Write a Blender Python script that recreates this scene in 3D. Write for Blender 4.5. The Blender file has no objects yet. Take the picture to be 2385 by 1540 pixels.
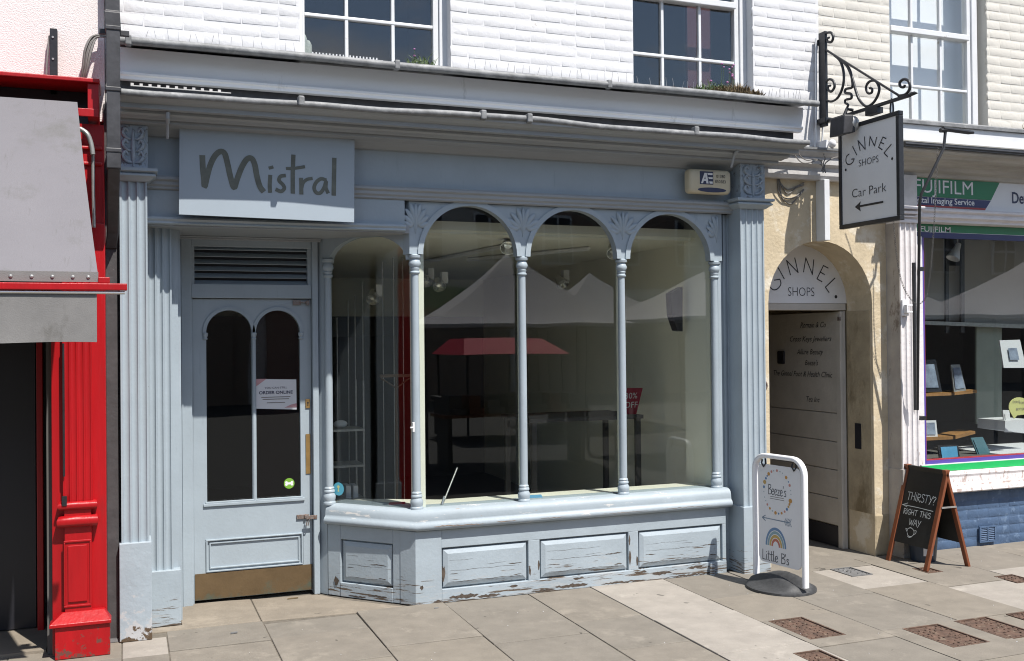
import bpy, bmesh, math, random
from mathutils import Vector, Matrix, Euler
random.seed(11)
SC = bpy.context.scene
COL = SC.collection

# ---------------------------------------------------------------- camera, sky, sun, exposure
F, YAW, PITCH, ROLL = 2340.09, 0.3667529, 0.00954973, 0.00949558   # focal length in pixels of a 2385 x 1540 picture
CAM = Vector((0.0, -6.05, 1.65))
def _axes():
    cy, sy, cp, sp = math.cos(YAW), math.sin(YAW), math.cos(PITCH), math.sin(PITCH)
    w = Vector((sy*cp, cy*cp, sp)); r = Vector((cy, -sy, 0)); d = w.cross(r)
    cr, sr = math.cos(ROLL), math.sin(ROLL)
    return cr*r + sr*d, -sr*r + cr*d, w
AR, AD, AW = _axes()
cam = bpy.data.objects.new('camera', bpy.data.cameras.new('camera'))
cam.matrix_world = Matrix(((AR.x, -AD.x, -AW.x, CAM.x), (AR.y, -AD.y, -AW.y, CAM.y), (AR.z, -AD.z, -AW.z, CAM.z), (0, 0, 0, 1)))
cam.data.sensor_width = 36; cam.data.lens = 36*F/2385; cam.data.clip_end = 600; cam.data.clip_start = 0.05
COL.objects.link(cam); SC.camera = cam

SUN_A, SUN_K = 0.40, 1.80                      # sunlight moves (-SUN_A, 1, -SUN_K): from the right, over the viewer's shoulder
SUN_DIR = Vector((-SUN_A, 1, -SUN_K)).normalized()
ELEV = math.asin(-SUN_DIR.z)
world = bpy.data.worlds.new('World'); SC.world = world; world.use_nodes = True
nt = world.node_tree; nt.nodes.clear()
sky = nt.nodes.new('ShaderNodeTexSky'); sky.sky_type = 'NISHITA'; sky.sun_disc = False
sky.sun_elevation = ELEV
sky.sun_rotation = math.atan2(-SUN_DIR.x, -SUN_DIR.y)
sky.air_density = 1.0; sky.dust_density = 0.6; sky.ozone_density = 1.4
bg = nt.nodes.new('ShaderNodeBackground'); bg.inputs['Strength'].default_value = 0.105
wo = nt.nodes.new('ShaderNodeOutputWorld')
tcw = nt.nodes.new('ShaderNodeTexCoord'); mpw = nt.nodes.new('ShaderNodeMapping'); mpw.inputs['Scale'].default_value = (1, 1, 2.2)
nzw = nt.nodes.new('ShaderNodeTexNoise'); nzw.inputs['Scale'].default_value = 3.2; nzw.inputs['Detail'].default_value = 7; nzw.inputs['Roughness'].default_value = 0.6
rpw = nt.nodes.new('ShaderNodeValToRGB'); rpw.color_ramp.elements[0].position = 0.50; rpw.color_ramp.elements[1].position = 0.66
mxw = nt.nodes.new('ShaderNodeMix'); mxw.data_type = 'RGBA'; mxw.inputs['B'].default_value = (6.2, 6.3, 6.6, 1)
nt.links.new(tcw.outputs['Generated'], mpw.inputs['Vector']); nt.links.new(mpw.outputs[0], nzw.inputs['Vector']); nt.links.new(nzw.outputs['Fac'], rpw.inputs[0])
nt.links.new(rpw.outputs[0], mxw.inputs['Factor']); nt.links.new(sky.outputs[0], mxw.inputs['A']); nt.links.new(mxw.outputs['Result'], bg.inputs[0]); nt.links.new(bg.outputs[0], wo.inputs[0])
sl = bpy.data.lights.new('sun', 'SUN'); sl.energy = 4.6; sl.angle = math.radians(0.53); sl.color = (1.0, 0.955, 0.89)
sun = bpy.data.objects.new('sun', sl); COL.objects.link(sun); sun.location = (6, -20, 30)
sun.rotation_euler = SUN_DIR.to_track_quat('-Z', 'Y').to_euler()
SC.view_settings.view_transform = 'Standard'; SC.view_settings.look = 'None'
SC.view_settings.exposure = 0.62; SC.view_settings.gamma = 1.0; SC.view_settings.use_curve_mapping = False
SC.render.engine = 'CYCLES'
SC.cycles.use_denoising = True; SC.cycles.filter_width = 1.05
SC.cycles.max_bounces = 10; SC.cycles.diffuse_bounces = 4; SC.cycles.glossy_bounces = 4
SC.cycles.transparent_max_bounces = 16; SC.cycles.transmission_bounces = 6
SC.cycles.caustics_reflective = False; SC.cycles.caustics_refractive = False
SC.cycles.sample_clamp_indirect = 6.0

# ---------------------------------------------------------------- measuring: a photo pixel meets a real plane
def ray(px, py):
    return AR*((px-1192.5)/F) + AD*((py-770)/F) + AW
def hit(px, py, point, normal):
    v = ray(px, py); n = Vector(normal)
    return CAM + v*((Vector(point)-CAM).dot(n)/v.dot(n))
def PY(px, py, y):
    p = hit(px, py, (0, y, 0), (0, 1, 0)); return p.x, p.z
def PX(px, py, x):
    p = hit(px, py, (x, 0, 0), (1, 0, 0)); return p.y, p.z
def PZ(px, py, z=0.0):
    p = hit(px, py, (0, 0, z), (0, 0, 1)); return p.x, p.y
def zoomed(ox, oy, k):
    return lambda p: ((ox+p[0]*k)*0.5823, (oy+p[1]*k)*0.5823)

# ---------------------------------------------------------------- mesh building
class MB:
    def __init__(s): s.v = []; s.f = []
    def add(s, vs, fs):
        b = len(s.v); s.v += [tuple(v) for v in vs]; s.f += [tuple(i+b for i in f) for f in fs]; return s
    def box(s, x0, x1, y0, y1, z0, z1):
        return s.add([(x0,y0,z0),(x1,y0,z0),(x1,y1,z0),(x0,y1,z0),(x0,y0,z1),(x1,y0,z1),(x1,y1,z1),(x0,y1,z1)],
                     [(0,3,2,1),(4,5,6,7),(0,1,5,4),(1,2,6,5),(2,3,7,6),(3,0,4,7)])
    def prism(s, a, b):            # two matching loops of points
        n = len(a)
        return s.add(list(a)+list(b), [tuple(range(n))[::-1], tuple(range(n, 2*n))]+[(i,(i+1)%n,n+(i+1)%n,n+i) for i in range(n)])
    def prism_y(s, poly, y0, y1):  # polygon in x,z
        return s.prism([(x,y0,z) for x,z in poly], [(x,y1,z) for x,z in poly])
    def prism_z(s, poly, z0, z1):
        return s.prism([(x,y,z0) for x,y in poly], [(x,y,z1) for x,y in poly])
    def prism_x(s, poly, x0, x1):
        return s.prism([(x0,y,z) for y,z in poly], [(x1,y,z) for y,z in poly])
    def sweep(s, prof, path):      # closed profile of (outward offset, z); path in x,y, outward to its right
        n = len(prof); nrm = []
        for i in range(len(path)-1):
            dx, dy = path[i+1][0]-path[i][0], path[i+1][1]-path[i][1]; l = math.hypot(dx, dy); nrm.append((dy/l, -dx/l))
        loops = []
        for i, (x, y) in enumerate(path):
            a = nrm[max(i-1, 0)]; b = nrm[min(i, len(nrm)-1)]
            mx, my = a[0]+b[0], a[1]+b[1]; k = 2/(mx*mx+my*my)
            loops.append([(x+mx*k*o, y+my*k*o, z) for o, z in prof])
        vs = [p for L in loops for p in L]; fs = []
        for i in range(len(path)-1):
            fs += [(i*n+j, i*n+(j+1) % n, (i+1)*n+(j+1) % n, (i+1)*n+j) for j in range(n)]
        fs += [tuple(range(n)), tuple(range((len(path)-1)*n, len(path)*n))[::-1]]
        return s.add(vs, fs)
    def loft(s, rings, cap=True, closed=True):
        n = len(rings[0]); vs = [p for r in rings for p in r]; fs = []
        for i in range(len(rings)-1):
            for j in range(n if closed else n-1):
                fs.append((i*n+j, i*n+(j+1) % n, (i+1)*n+(j+1) % n, (i+1)*n+j))
        if cap: fs += [tuple(range(n))[::-1], tuple(range((len(rings)-1)*n, len(rings)*n))]
        return s.add(vs, fs)
    def lathe(s, prof, cx=0, cy=0, n=20):
        return s.loft([[(cx+r*math.cos(2*math.pi*j/n), cy+r*math.sin(2*math.pi*j/n), z) for j in range(n)] for r, z in prof])
    def tube(s, pts, r, n=8, flat=1.0, up=None):
        pts = [Vector(p) for p in pts]; rings = []; prev = None
        for i, p in enumerate(pts):
            t = (pts[min(i+1, len(pts)-1)]-pts[max(i-1, 0)]).normalized()
            if prev is None:
                u = Vector(up) if up else (Vector((0,0,1)) if abs(t.z) < 0.9 else Vector((1,0,0)))
                prev = u
            a = (prev - t*prev.dot(t)).normalized(); prev = a; b = t.cross(a)
            rr = r[i] if isinstance(r, (list, tuple)) else r
            rings.append([p + a*rr*math.cos(2*math.pi*j/n) + b*rr*flat*math.sin(2*math.pi*j/n) for j in range(n)])
        return s.loft(rings)
    def ball(s, c, rx, ry=None, rz=None, n=12, m=8):
        ry = ry or rx; rz = rz or rx
        rings = [[(c[0]+rx*math.sin(math.pi*i/m)*math.cos(2*math.pi*j/n), c[1]+ry*math.sin(math.pi*i/m)*math.sin(2*math.pi*j/n), c[2]+rz*math.cos(math.pi*i/m)) for j in range(n)] for i in range(m+1)]
        rings[0] = [(c[0]+1e-4*math.cos(2*math.pi*j/n), c[1]+1e-4*math.sin(2*math.pi*j/n), c[2]+rz) for j in range(n)]
        rings[-1] = [(c[0]+1e-4*math.cos(2*math.pi*j/n), c[1]+1e-4*math.sin(2*math.pi*j/n), c[2]-rz) for j in range(n)]
        return s.loft(rings)
    def xf(s, M): s.v = [tuple(M @ Vector(p)) for p in s.v]; return s
    def mesh(s, name, smooth=None):
        me = bpy.data.meshes.new(name); me.from_pydata(s.v, [], s.f)
        bm = bmesh.new(); bm.from_mesh(me); bmesh.ops.recalc_face_normals(bm, faces=bm.faces); bm.to_mesh(me); bm.free()
        if smooth:
            for p in me.polygons: p.use_smooth = True
            me.set_sharp_from_angle(angle=math.radians(smooth))
        return me
ROOTS = {}
def obj(name, mb, mat, parent=None, smooth=None, bev=None, kind=None, label=None, local=False):
    me = mb.mesh(name, smooth) if isinstance(mb, MB) else mb
    o = bpy.data.objects.new(name, me); COL.objects.link(o)
    if mat and not me.materials: me.materials.append(mat)
    if parent:
        o.parent = parent
        if not local and parent in ROOTS: o.location = -ROOTS[parent]
    if bev:
        m = o.modifiers.new('bevel', 'BEVEL'); m.width = bev; m.segments = 2; m.limit_method = 'ANGLE'; m.angle_limit = math.radians(35)
    if kind: o['kind'] = kind
    if label: o['label'] = label
    return o
def thing(name, label, cat, loc=(0,0,0), rz=0, group=None):
    o = bpy.data.objects.new(name, None); COL.objects.link(o); o.location = loc; o.rotation_euler.z = rz
    o.empty_display_size = 0.1
    o['label'] = label; o['category'] = cat
    if group: o['group'] = group
    ROOTS[o] = Vector(loc)
    return o
def tag(o, label, cat, group=None):
    o['label'] = label; o['category'] = cat
    if group: o['group'] = group
    return o
def struct(name, mb, mat, **k):
    return obj(name, mb, mat, kind='structure', **k)
def copy_tree(o, parent=None):
    c = o.copy(); COL.objects.link(c)
    if parent: c.parent = parent
    for ch in o.children: copy_tree(ch, c)
    return c

def smooth_line(pts, n=6):
    P = [Vector(p) for p in pts]
    if len(P) < 3: return P
    out = []
    for i in range(len(P)-1):
        a, b, c, d = P[max(i-1, 0)], P[i], P[i+1], P[min(i+2, len(P)-1)]
        for j in range(n):
            t = j/n
            out.append(0.5*((2*b)+(c-a)*t+(2*a-5*b+4*c-d)*t*t+(3*b-a-3*c+d)*t**3))
    return out+[P[-1]]
class Plane2:
    """flat lettering on a real surface: u, v axes and outward normal"""
    def __init__(s, O, U, V): s.O = Vector(O); s.U = Vector(U).normalized(); s.V = Vector(V).normalized(); s.N = s.U.cross(s.V)
    def at(s, u, v, h=0): return s.O + s.U*u + s.V*v + s.N*h
    def uv(s, p): d = Vector(p)-s.O; return d.dot(s.U), d.dot(s.V)
    def px(s, px, py): return s.uv(hit(px, py, s.O, s.N))
_h = [0]
def stroke(mb, pl, pts, w, curve=True, h=0.0012, taper=0.0):
    _h[0] = (_h[0]+1) % 9; h = h + _h[0]*0.00008
    p = [Vector((a[0], a[1], 0)) for a in pts]
    if curve: p = smooth_line(p)
    n = len(p); L = []; R = []
    for i, q in enumerate(p):
        t = (p[min(i+1, n-1)]-p[max(i-1, 0)]).normalized(); nn = Vector((-t.y, t.x, 0))
        ww = w/2*(1-taper*abs(2*i/(n-1)-1)**3)
        if i == 0: q = q - t*w*0.25
        if i == n-1: q = q + t*w*0.25
        L.append(q+nn*ww); R.append(q-nn*ww)
    vs = [pl.at(a.x, a.y, h+.0006*i/n) for i, a in enumerate(L)]+[pl.at(a.x, a.y, h+.0006*i/n) for i, a in enumerate(R)]
    mb.add(vs, [(i, i+1, n+i+1, n+i) for i in range(n-1)])
def disc(mb, pl, u, v, r, h=0.0012, n=14, ry=None):
    mb.add([pl.at(u+r*math.cos(2*math.pi*i/n), v+(ry or r)*math.sin(2*math.pi*i/n), h) for i in range(n)], [tuple(range(n))])
def flat(mb, pl, uv, h=0.0012): mb.add([pl.at(u, v, h) for u, v in uv], [tuple(range(len(uv)))])
def flat_mesh(mb, name):
    me = bpy.data.meshes.new(name); me.from_pydata(mb.v, [], mb.f); return me
_txt = {}
def text(name, s, size, mat, parent, pl, u, v, align='LEFT', shear=0, bold=0.0, ang=0, sx=1.0, h=0.0016, spacing=1.0):
    key = (s, shear, bold, align, spacing)
    if key not in _txt:
        c = bpy.data.curves.new('t', 'FONT'); c.body = s; c.size = 1; c.shear = shear; c.offset = bold; c.align_x = align; c.space_character = spacing
        c.resolution_u = 3
        o = bpy.data.objects.new('t', c); COL.objects.link(o)
        dg = bpy.context.evaluated_depsgraph_get(); me = bpy.data.meshes.new_from_object(o.evaluated_get(dg))
        _txt[key] = ([tuple(x.co) for x in me.vertices], [tuple(p.vertices) for p in me.polygons])
        bpy.data.objects.remove(o); bpy.data.curves.remove(c); bpy.data.meshes.remove(me)
    vs, fs = _txt[key]; ca, sa = math.cos(ang), math.sin(ang)
    me = bpy.data.meshes.new(name)
    me.from_pydata([pl.at(u+size*(sx*a*ca-b*sa), v+size*(sx*a*sa+b*ca), h) for a, b, _ in vs], [], fs)
    return obj(name, me, mat, parent)
# a hand-drawn alphabet, unit cap height
GLY = {
 'B': (.55, [[(.1,0),(.12,1)], [(.1,.97),(.42,.95),(.45,.7),(.13,.55)], [(.13,.55),(.52,.45),(.5,.08),(.08,.02)]]),
 'e': (.46, [[(.06,.3),(.36,.36),(.3,.58),(.12,.52),(.06,.2),(.2,.0),(.4,.1)]]),
 'z': (.44, [[(.06,.55),(.36,.55)], [(.36,.55),(.06,.02)], [(.06,.02),(.4,.03)]]),
 "'": (.16, [[(.08,1.0),(.06,.8)]]),
 's': (.4, [[(.34,.5),(.18,.58),(.08,.44),(.28,.26),(.26,.04),(.05,.04)]]),
 'L': (.5, [[(.1,1),(.08,.03)], [(.08,.03),(.45,.02)]]),
 'l': (.24, [[(.1,1.05),(.08,.1),(.2,.02)]]),
 'i': (.24, [[(.1,.55),(.08,.1),(.2,.02)], [(.1,.78),(.12,.84)]]),
 't': (.36, [[(.17,.95),(.14,.1),(.3,.02)], [(.02,.62),(.32,.66)]]),
 'T': (.56, [[(.03,.97),(.55,1)], [(.28,.98),(.26,0)]]),
 'H': (.58, [[(.08,1),(.07,0)], [(.46,1.02),(.48,0)], [(.08,.5),(.48,.5)]]),
 'I': (.22, [[(.1,.78),(.1,0)], [(.09,.97),(.12,1.02)]]),
 'R': (.54, [[(.09,0),(.09,1)], [(.09,1),(.44,.9),(.4,.58),(.1,.5)], [(.1,.5),(.5,0)]]),
 'S': (.5, [[(.44,.86),(.26,1),(.08,.82),(.2,.58),(.42,.42),(.42,.1),(.22,-.02),(.04,.12)]]),
 'Y': (.52, [[(.03,1),(.26,.5)], [(.52,1),(.16,-.1)]]),
 '?': (.44, [[(.06,.82),(.22,1.02),(.4,.84),(.26,.56),(.2,.3)], [(.2,.05),(.22,.0)]]),
 'G': (.58, [[(.5,.84),(.3,1),(.08,.7),(.08,.25),(.3,0),(.5,.2),(.51,.44)], [(.51,.44),(.3,.44)]]),
 'W': (.76, [[(.03,1),(.2,.02)], [(.2,.02),(.38,.8)], [(.38,.8),(.54,.02)], [(.54,.02),(.74,1)]]),
 'A': (.56, [[(.02,0),(.28,1)], [(.28,1),(.54,0)], [(.1,.36),(.46,.36)]]),
 ' ': (.34, []),
}
def hand(mb, pl, s, u, v, size, w, ang=0, sx=1.0, jitter=0.0, h=0.0012):
    x = 0; ca, sa = math.cos(ang), math.sin(ang); rnd = random.Random(len(s)*7+3)
    for ch in s:
        adv, sts = GLY[ch]; j = rnd.uniform(-jitter, jitter)
        for st in sts:
            pts = [(u+size*((x+a)*sx*ca-(b+j)*sa), v+size*((x+a)*sx*sa+(b+j)*ca)) for a, b in st]
            stroke(mb, pl, pts, w, curve=len(st) > 2, h=h)
        x += adv
    return x*size*sx

# ---------------------------------------------------------------- materials
def mat(name, col, rough=0.6, var=0.0, scale=6.0, bump=0.0, bscale=80.0, metal=0.0, col2=None, spec=0.5, detail=6.0, stretch=(1,1,1), coat=0.0):
    m = bpy.data.materials.new(name); m.use_nodes = True; t = m.node_tree; n = t.nodes; b = n['Principled BSDF']
    b.inputs['Roughness'].default_value = rough; b.inputs['Metallic'].default_value = metal
    b.inputs['Specular IOR Level'].default_value = spec; b.inputs['Coat Weight'].default_value = coat
    b.inputs['Base Color'].default_value = (*col, 1)
    tc = n.new('ShaderNodeTexCoord'); mp = n.new('ShaderNodeMapping'); mp.inputs['Scale'].default_value = stretch
    geo = n.new('ShaderNodeNewGeometry')
    t.links.new(geo.outputs['Position'], mp.inputs['Vector'])
    m['_vec'] = mp.name
    if var or col2:
        c2 = col2 or tuple(max(0, c*(1-var)) for c in col); c1 = col if col2 else tuple(min(1, c*(1+var*0.6)) for c in col)
        nz = n.new('ShaderNodeTexNoise'); nz.inputs['Scale'].default_value = scale; nz.inputs['Detail'].default_value = detail; nz.inputs['Roughness'].default_value = 0.62
        t.links.new(mp.outputs[0], nz.inputs['Vector'])
        rp = n.new('ShaderNodeValToRGB'); rp.color_ramp.elements[0].position = 0.32; rp.color_ramp.elements[1].position = 0.68
        rp.color_ramp.elements[0].color = (*c2, 1); rp.color_ramp.elements[1].color = (*c1, 1)
        t.links.new(nz.outputs['Fac'], rp.inputs[0]); t.links.new(rp.outputs[0], b.inputs['Base Color'])
        m['_col'] = rp.name
    if bump:
        nb = n.new('ShaderNodeTexNoise'); nb.inputs['Scale'].default_value = bscale; nb.inputs['Detail'].default_value = 5
        t.links.new(mp.outputs[0], nb.inputs['Vector'])
        bp = n.new('ShaderNodeBump'); bp.inputs['Strength'].default_value = 1.0; bp.inputs['Distance'].default_value = bump
        t.links.new(nb.outputs['Fac'], bp.inputs['Height']); t.links.new(bp.outputs[0], b.inputs['Normal'])
    return m
def overlay(m, col, scale, lo, hi, stretch=(1,1,1), zlow=None, zspan=0.5, detail=8, seed=0.0, rough=None):
    """flakes, stains or dirt with a shape of their own; more of it below height zlow when given"""
    t = m.node_tree; n = t.nodes; b = n['Principled BSDF']
    geo = n.new('ShaderNodeNewGeometry'); mp = n.new('ShaderNodeMapping'); mp.inputs['Scale'].default_value = stretch; mp.inputs['Location'].default_value = (seed, seed*1.7, seed*0.6)
    t.links.new(geo.outputs['Position'], mp.inputs['Vector'])
    nz = n.new('ShaderNodeTexNoise'); nz.inputs['Scale'].default_value = scale; nz.inputs['Detail'].default_value = detail; nz.inputs['Roughness'].default_value = 0.7
    t.links.new(mp.outputs[0], nz.inputs['Vector']); src = nz.outputs['Fac']
    if zlow is not None:
        sp = n.new('ShaderNodeSeparateXYZ'); t.links.new(geo.outputs['Position'], sp.inputs[0])
        mr = n.new('ShaderNodeMapRange'); mr.inputs['From Min'].default_value = zlow; mr.inputs['From Max'].default_value = zlow+zspan
        mr.inputs['To Min'].default_value = 0.13; mr.inputs['To Max'].default_value = -0.13
        t.links.new(sp.outputs['Z'], mr.inputs['Value'])
        ad = n.new('ShaderNodeMath'); ad.operation = 'ADD'; t.links.new(src, ad.inputs[0]); t.links.new(mr.outputs[0], ad.inputs[1]); src = ad.outputs[0]
    mr2 = n.new('ShaderNodeMapRange'); mr2.inputs['From Min'].default_value = lo; mr2.inputs['From Max'].default_value = hi; mr2.clamp = True
    t.links.new(src, mr2.inputs['Value'])
    mx = n.new('ShaderNodeMix'); mx.data_type = 'RGBA'
    t.links.new(mr2.outputs[0], mx.inputs['Factor'])
    old = b.inputs['Base Color']
    if old.is_linked: t.links.new(old.links[0].from_socket, mx.inputs['A'])
    else: mx.inputs['A'].default_value = old.default_value
    mx.inputs['B'].default_value = (*col, 1)
    t.links.new(mx.outputs['Result'], b.inputs['Base Color'])
    return m
def glass_mat(name, tint=(0.93, 0.95, 0.94), boost=1.0):
    m = bpy.data.materials.new(name); m.use_nodes = True; t = m.node_tree; n = t.nodes; n.clear()
    geo = n.new('ShaderNodeNewGeometry'); dt = n.new('ShaderNodeVectorMath'); dt.operation = 'DOT_PRODUCT'
    t.links.new(geo.outputs['Normal'], dt.inputs[0]); t.links.new(geo.outputs['Incoming'], dt.inputs[1])
    def mth(op, a, b_=None):
        q = n.new('ShaderNodeMath'); q.operation = op
        for i, x in enumerate((a, b_)):
            if x is None: continue
            if isinstance(x, (int, float)): q.inputs[i].default_value = x
            else: t.links.new(x, q.inputs[i])
        return q.outputs[0]
    c = mth('ABSOLUTE', dt.outputs['Value']); f = mth('POWER', mth('SUBTRACT', 1.0, c), 5.0)
    fr = mth('ADD', mth('MULTIPLY', f, 0.957), 0.043*boost)
    tr = n.new('ShaderNodeBsdfTransparent'); tr.inputs[0].default_value = (*tint, 1)
    gl = n.new('ShaderNodeBsdfGlossy'); gl.inputs['Roughness'].default_value = 0.0
    nz = n.new('ShaderNodeTexNoise'); nz.inputs['Scale'].default_value = 1.6; nz.inputs['Detail'].default_value = 1.0
    bp = n.new('ShaderNodeBump'); bp.inputs['Distance'].default_value = 0.0012; bp.inputs['Strength'].default_value = 1.0
    t.links.new(geo.outputs['Position'], nz.inputs['Vector']); t.links.new(nz.outputs['Fac'], bp.inputs['Height']); t.links.new(bp.outputs[0], gl.inputs['Normal'])
    mx = n.new('ShaderNodeMixShader'); out = n.new('ShaderNodeOutputMaterial')
    t.links.new(fr, mx.inputs[0]); t.links.new(tr.outputs[0], mx.inputs[1]); t.links.new(gl.outputs[0], mx.inputs[2]); t.links.new(mx.outputs[0], out.inputs[0])
    return m

BLUE = (0.342, 0.398, 0.440)
M = {}
M['blue'] = overlay(overlay(mat('pale blue gloss paint', BLUE, 0.42, 0.09, 2.5, 0.0008, 50), (0.255, 0.30, 0.335), 7, 0.60, 0.80, stretch=(3, 3, 0.35), detail=7), (0.21, 0.22, 0.225), 30, 0.70, 0.735, detail=9, seed=8)
M['blue_worn'] = overlay(overlay(mat('pale blue flaking paint', BLUE, 0.5, 0.09, 4, 0.0012, 45), (0.36, 0.39, 0.41), 22, 0.63, 0.67, stretch=(0.25, 0.25, 2.2), zlow=0.02, zspan=0.5),
                       (0.10, 0.075, 0.055), 24, 0.655, 0.672, stretch=(0.16, 0.16, 2.8), zlow=0.0, zspan=0.45, seed=3.1)
M['blue_rot'] = overlay(overlay(mat('pale blue rotten plinth paint', BLUE, 0.55, 0.1, 4, 0.002, 35), (0.43, 0.44, 0.45), 13, 0.55, 0.60, zlow=0.0, zspan=0.36),
                      (0.09, 0.06, 0.035), 10, 0.60, 0.62, zlow=0.0, zspan=0.22, seed=5)
M['sill'] = overlay(overlay(mat('pale blue sill paint worn at its edge', (0.318, 0.370, 0.408), 0.55, 0.08, 4, 0.001, 50), (0.55, 0.54, 0.52), 12, 0.60, 0.62, stretch=(0.4, 0.4, 2.5), detail=10),
                    (0.33, 0.24, 0.18), 17, 0.655, 0.675, stretch=(0.35, 0.35, 2.4), seed=2, detail=10)
M['bare_wood'] = mat('bare weathered wood', (0.085, 0.065, 0.05), 0.9, 0.5, 40)
M['peel_brown'] = mat('brown primer', (0.27, 0.20, 0.155), 0.8, 0.4, 60)
M['bluegrey'] = mat('blue grey cornice paint', (0.31, 0.33, 0.345), 0.5, 0.10, 5, 0.001, 40, stretch=(0.3, 1, 3))
M['relief'] = overlay(mat('blue paint over carved relief', (0.32, 0.375, 0.43), 0.6, 0.15, 30, 0.004, 40), (0.15, 0.15, 0.155), 24, 0.57, 0.62, detail=9)
M['fascia'] = overlay(mat('off white fascia paint', (0.79, 0.785, 0.785), 0.5, 0.05, 3, 0.0006, 40, stretch=(0.4, 1, 1)), (0.36, 0.35, 0.33), 5, 0.62, 0.80, stretch=(1.5, 1, 0.5))
M['lead'] = overlay(mat('weathered lead', (0.20, 0.205, 0.21), 0.6, 0.35, 14, 0.003, 25, metal=0.0), (0.34, 0.345, 0.345), 9, 0.54, 0.72, stretch=(1, 1, 1.5))
M['white_brick'] = overlay(overlay(mat('white painted brick', (0.645, 0.645, 0.657), 0.65, 0.04, 4, 0.002, 45), (0.62, 0.61, 0.60), 2.2, 0.56, 0.80, stretch=(2, 2, .5)), (0.45, 0.43, 0.41), 8, 0.70, 0.715, detail=10, seed=2)
M['cream_brick'] = overlay(mat('cream painted brick', (0.60, 0.575, 0.52), 0.7, 0.05, 3, 0.002, 45), (0.56, 0.51, 0.43), 3.5, 0.58, 0.78, detail=10, stretch=(2, 2, .6))
M['pebble'] = mat('pinkish roughcast render', (0.73, 0.67, 0.655), 0.9, 0.06, 60, 0.0035, 150)
M['white_paint'] = overlay(mat('white window paint', (0.66, 0.67, 0.68), 0.45, 0.05, 8, 0.0005, 40), (0.42, 0.40, 0.37), 16, 0.66, 0.69, detail=9)
M['black_iron'] = mat('black painted iron', (0.018, 0.019, 0.022), 0.4, 0.3, 30, 0.0006, 60)
M['black_pipe'] = mat('weathered black downpipe', (0.045, 0.045, 0.05), 0.5, 0.4, 12, 0.001, 30)
M['grey_strip'] = overlay(mat('dark grey bitumen paint', (0.062, 0.060, 0.062), 0.6, 0.25, 10, 0.002, 40), (0.35, 0.34, 0.33), 26, 0.70, 0.72)
M['red'] = overlay(overlay(mat('glossy red paint', (0.37, 0.0025, 0.006), 0.42, 0.16, 6, 0.0022, 24, coat=0.0, stretch=(1.5, 1.5, 0.22)), (0.27, 0.012, 0.014), 6, 0.57, 0.80, stretch=(3, 3, .4), seed=3), (0.13, 0.05, 0.04), 16, 0.63, 0.68, zlow=0.0, zspan=0.35, seed=6)
M['red_dark'] = mat('red painted door in its recess', (0.36, 0.005, 0.008), 0.4, 0.1, 5)
M['awning'] = overlay(overlay(mat('grey awning canvas', (0.165, 0.158, 0.17), 0.9, 0.05, 3, 0.0008, 300), (0.12, 0.117, 0.112), 3.5, 0.55, 0.75), (0.10, 0.096, 0.088), 9, 0.60, 0.78, stretch=(3, .5, .5), seed=4)
M['valance'] = overlay(mat('dirty grey valance canvas', (0.20, 0.195, 0.19), 0.9, 0.12, 6, 0.001, 200), (0.10, 0.095, 0.085), 7, 0.52, 0.75, stretch=(1, 1, 0.6))
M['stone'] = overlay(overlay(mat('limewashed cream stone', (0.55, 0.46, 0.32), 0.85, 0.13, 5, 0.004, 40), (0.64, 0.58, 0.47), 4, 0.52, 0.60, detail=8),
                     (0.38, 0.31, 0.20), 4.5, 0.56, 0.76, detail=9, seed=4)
M['stone_side'] = overlay(mat('brown blotched limewash reveal', (0.40, 0.33, 0.22), 0.85, 0.2, 6, 0.004, 40), (0.20, 0.155, 0.09), 4, 0.50, 0.66, detail=9, stretch=(1, 1, 0.5))
M['passage_white'] = mat('dull white painted boards', (0.48, 0.45, 0.40), 0.7, 0.1, 5, 0.002, 30)
M['moulding_stone'] = mat('grey white stone moulding', (0.52, 0.51, 0.50), 0.7, 0.14, 10, 0.002, 40)
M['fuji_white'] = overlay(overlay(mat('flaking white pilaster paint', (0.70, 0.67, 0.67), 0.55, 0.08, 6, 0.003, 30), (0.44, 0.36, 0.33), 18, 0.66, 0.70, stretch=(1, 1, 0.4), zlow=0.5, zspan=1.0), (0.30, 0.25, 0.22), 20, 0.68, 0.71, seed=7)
M['fuji_grey'] = overlay(mat('blotched grey pilaster side and plinth', (0.36, 0.335, 0.31), 0.6, 0.15, 7, 0.003, 30), (0.18, 0.15, 0.13), 9, 0.58, 0.66, stretch=(1, 1, 0.5))  # darker grey than the pilaster front, with brown blotches
M['fuji_cornice'] = overlay(mat('dirty stone cornice', (0.40, 0.385, 0.35), 0.7, 0.2, 8, 0.002, 40, stretch=(0.4, 1, 2)), (0.36, 0.20, 0.06), 5, 0.68, 0.74)
M['green'] = mat('dark green sign', (0.006, 0.16, 0.055), 0.35, 0.05, 5)
M['bright_green'] = mat('bright green strip', (0.014, 0.40, 0.105), 0.35, 0.05, 5)
M['navy'] = mat('navy sign strip', (0.018, 0.022, 0.10), 0.4, 0.05, 5)
M['purple'] = mat('violet blue window frame', (0.085, 0.055, 0.30), 0.4, 0.08, 5)
M['sign_red'] = mat('red sign strip', (0.34, 0.03, 0.035), 0.4)
M['sign_white'] = mat('white sign face', (0.70, 0.70, 0.70), 0.45, 0.04, 3)
M['sign_grey'] = mat('pale grey sign board', (0.335, 0.39, 0.44), 0.5, 0.03, 3)
M['letter_white'] = mat('white lettering', (0.72, 0.72, 0.72), 0.5)
M['letter_dark'] = mat('dark lettering', (0.022, 0.022, 0.026), 0.5)
M['letter_olive'] = mat('olive grey brush lettering', (0.125, 0.135, 0.115), 0.6, 0.25, 18)
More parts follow.
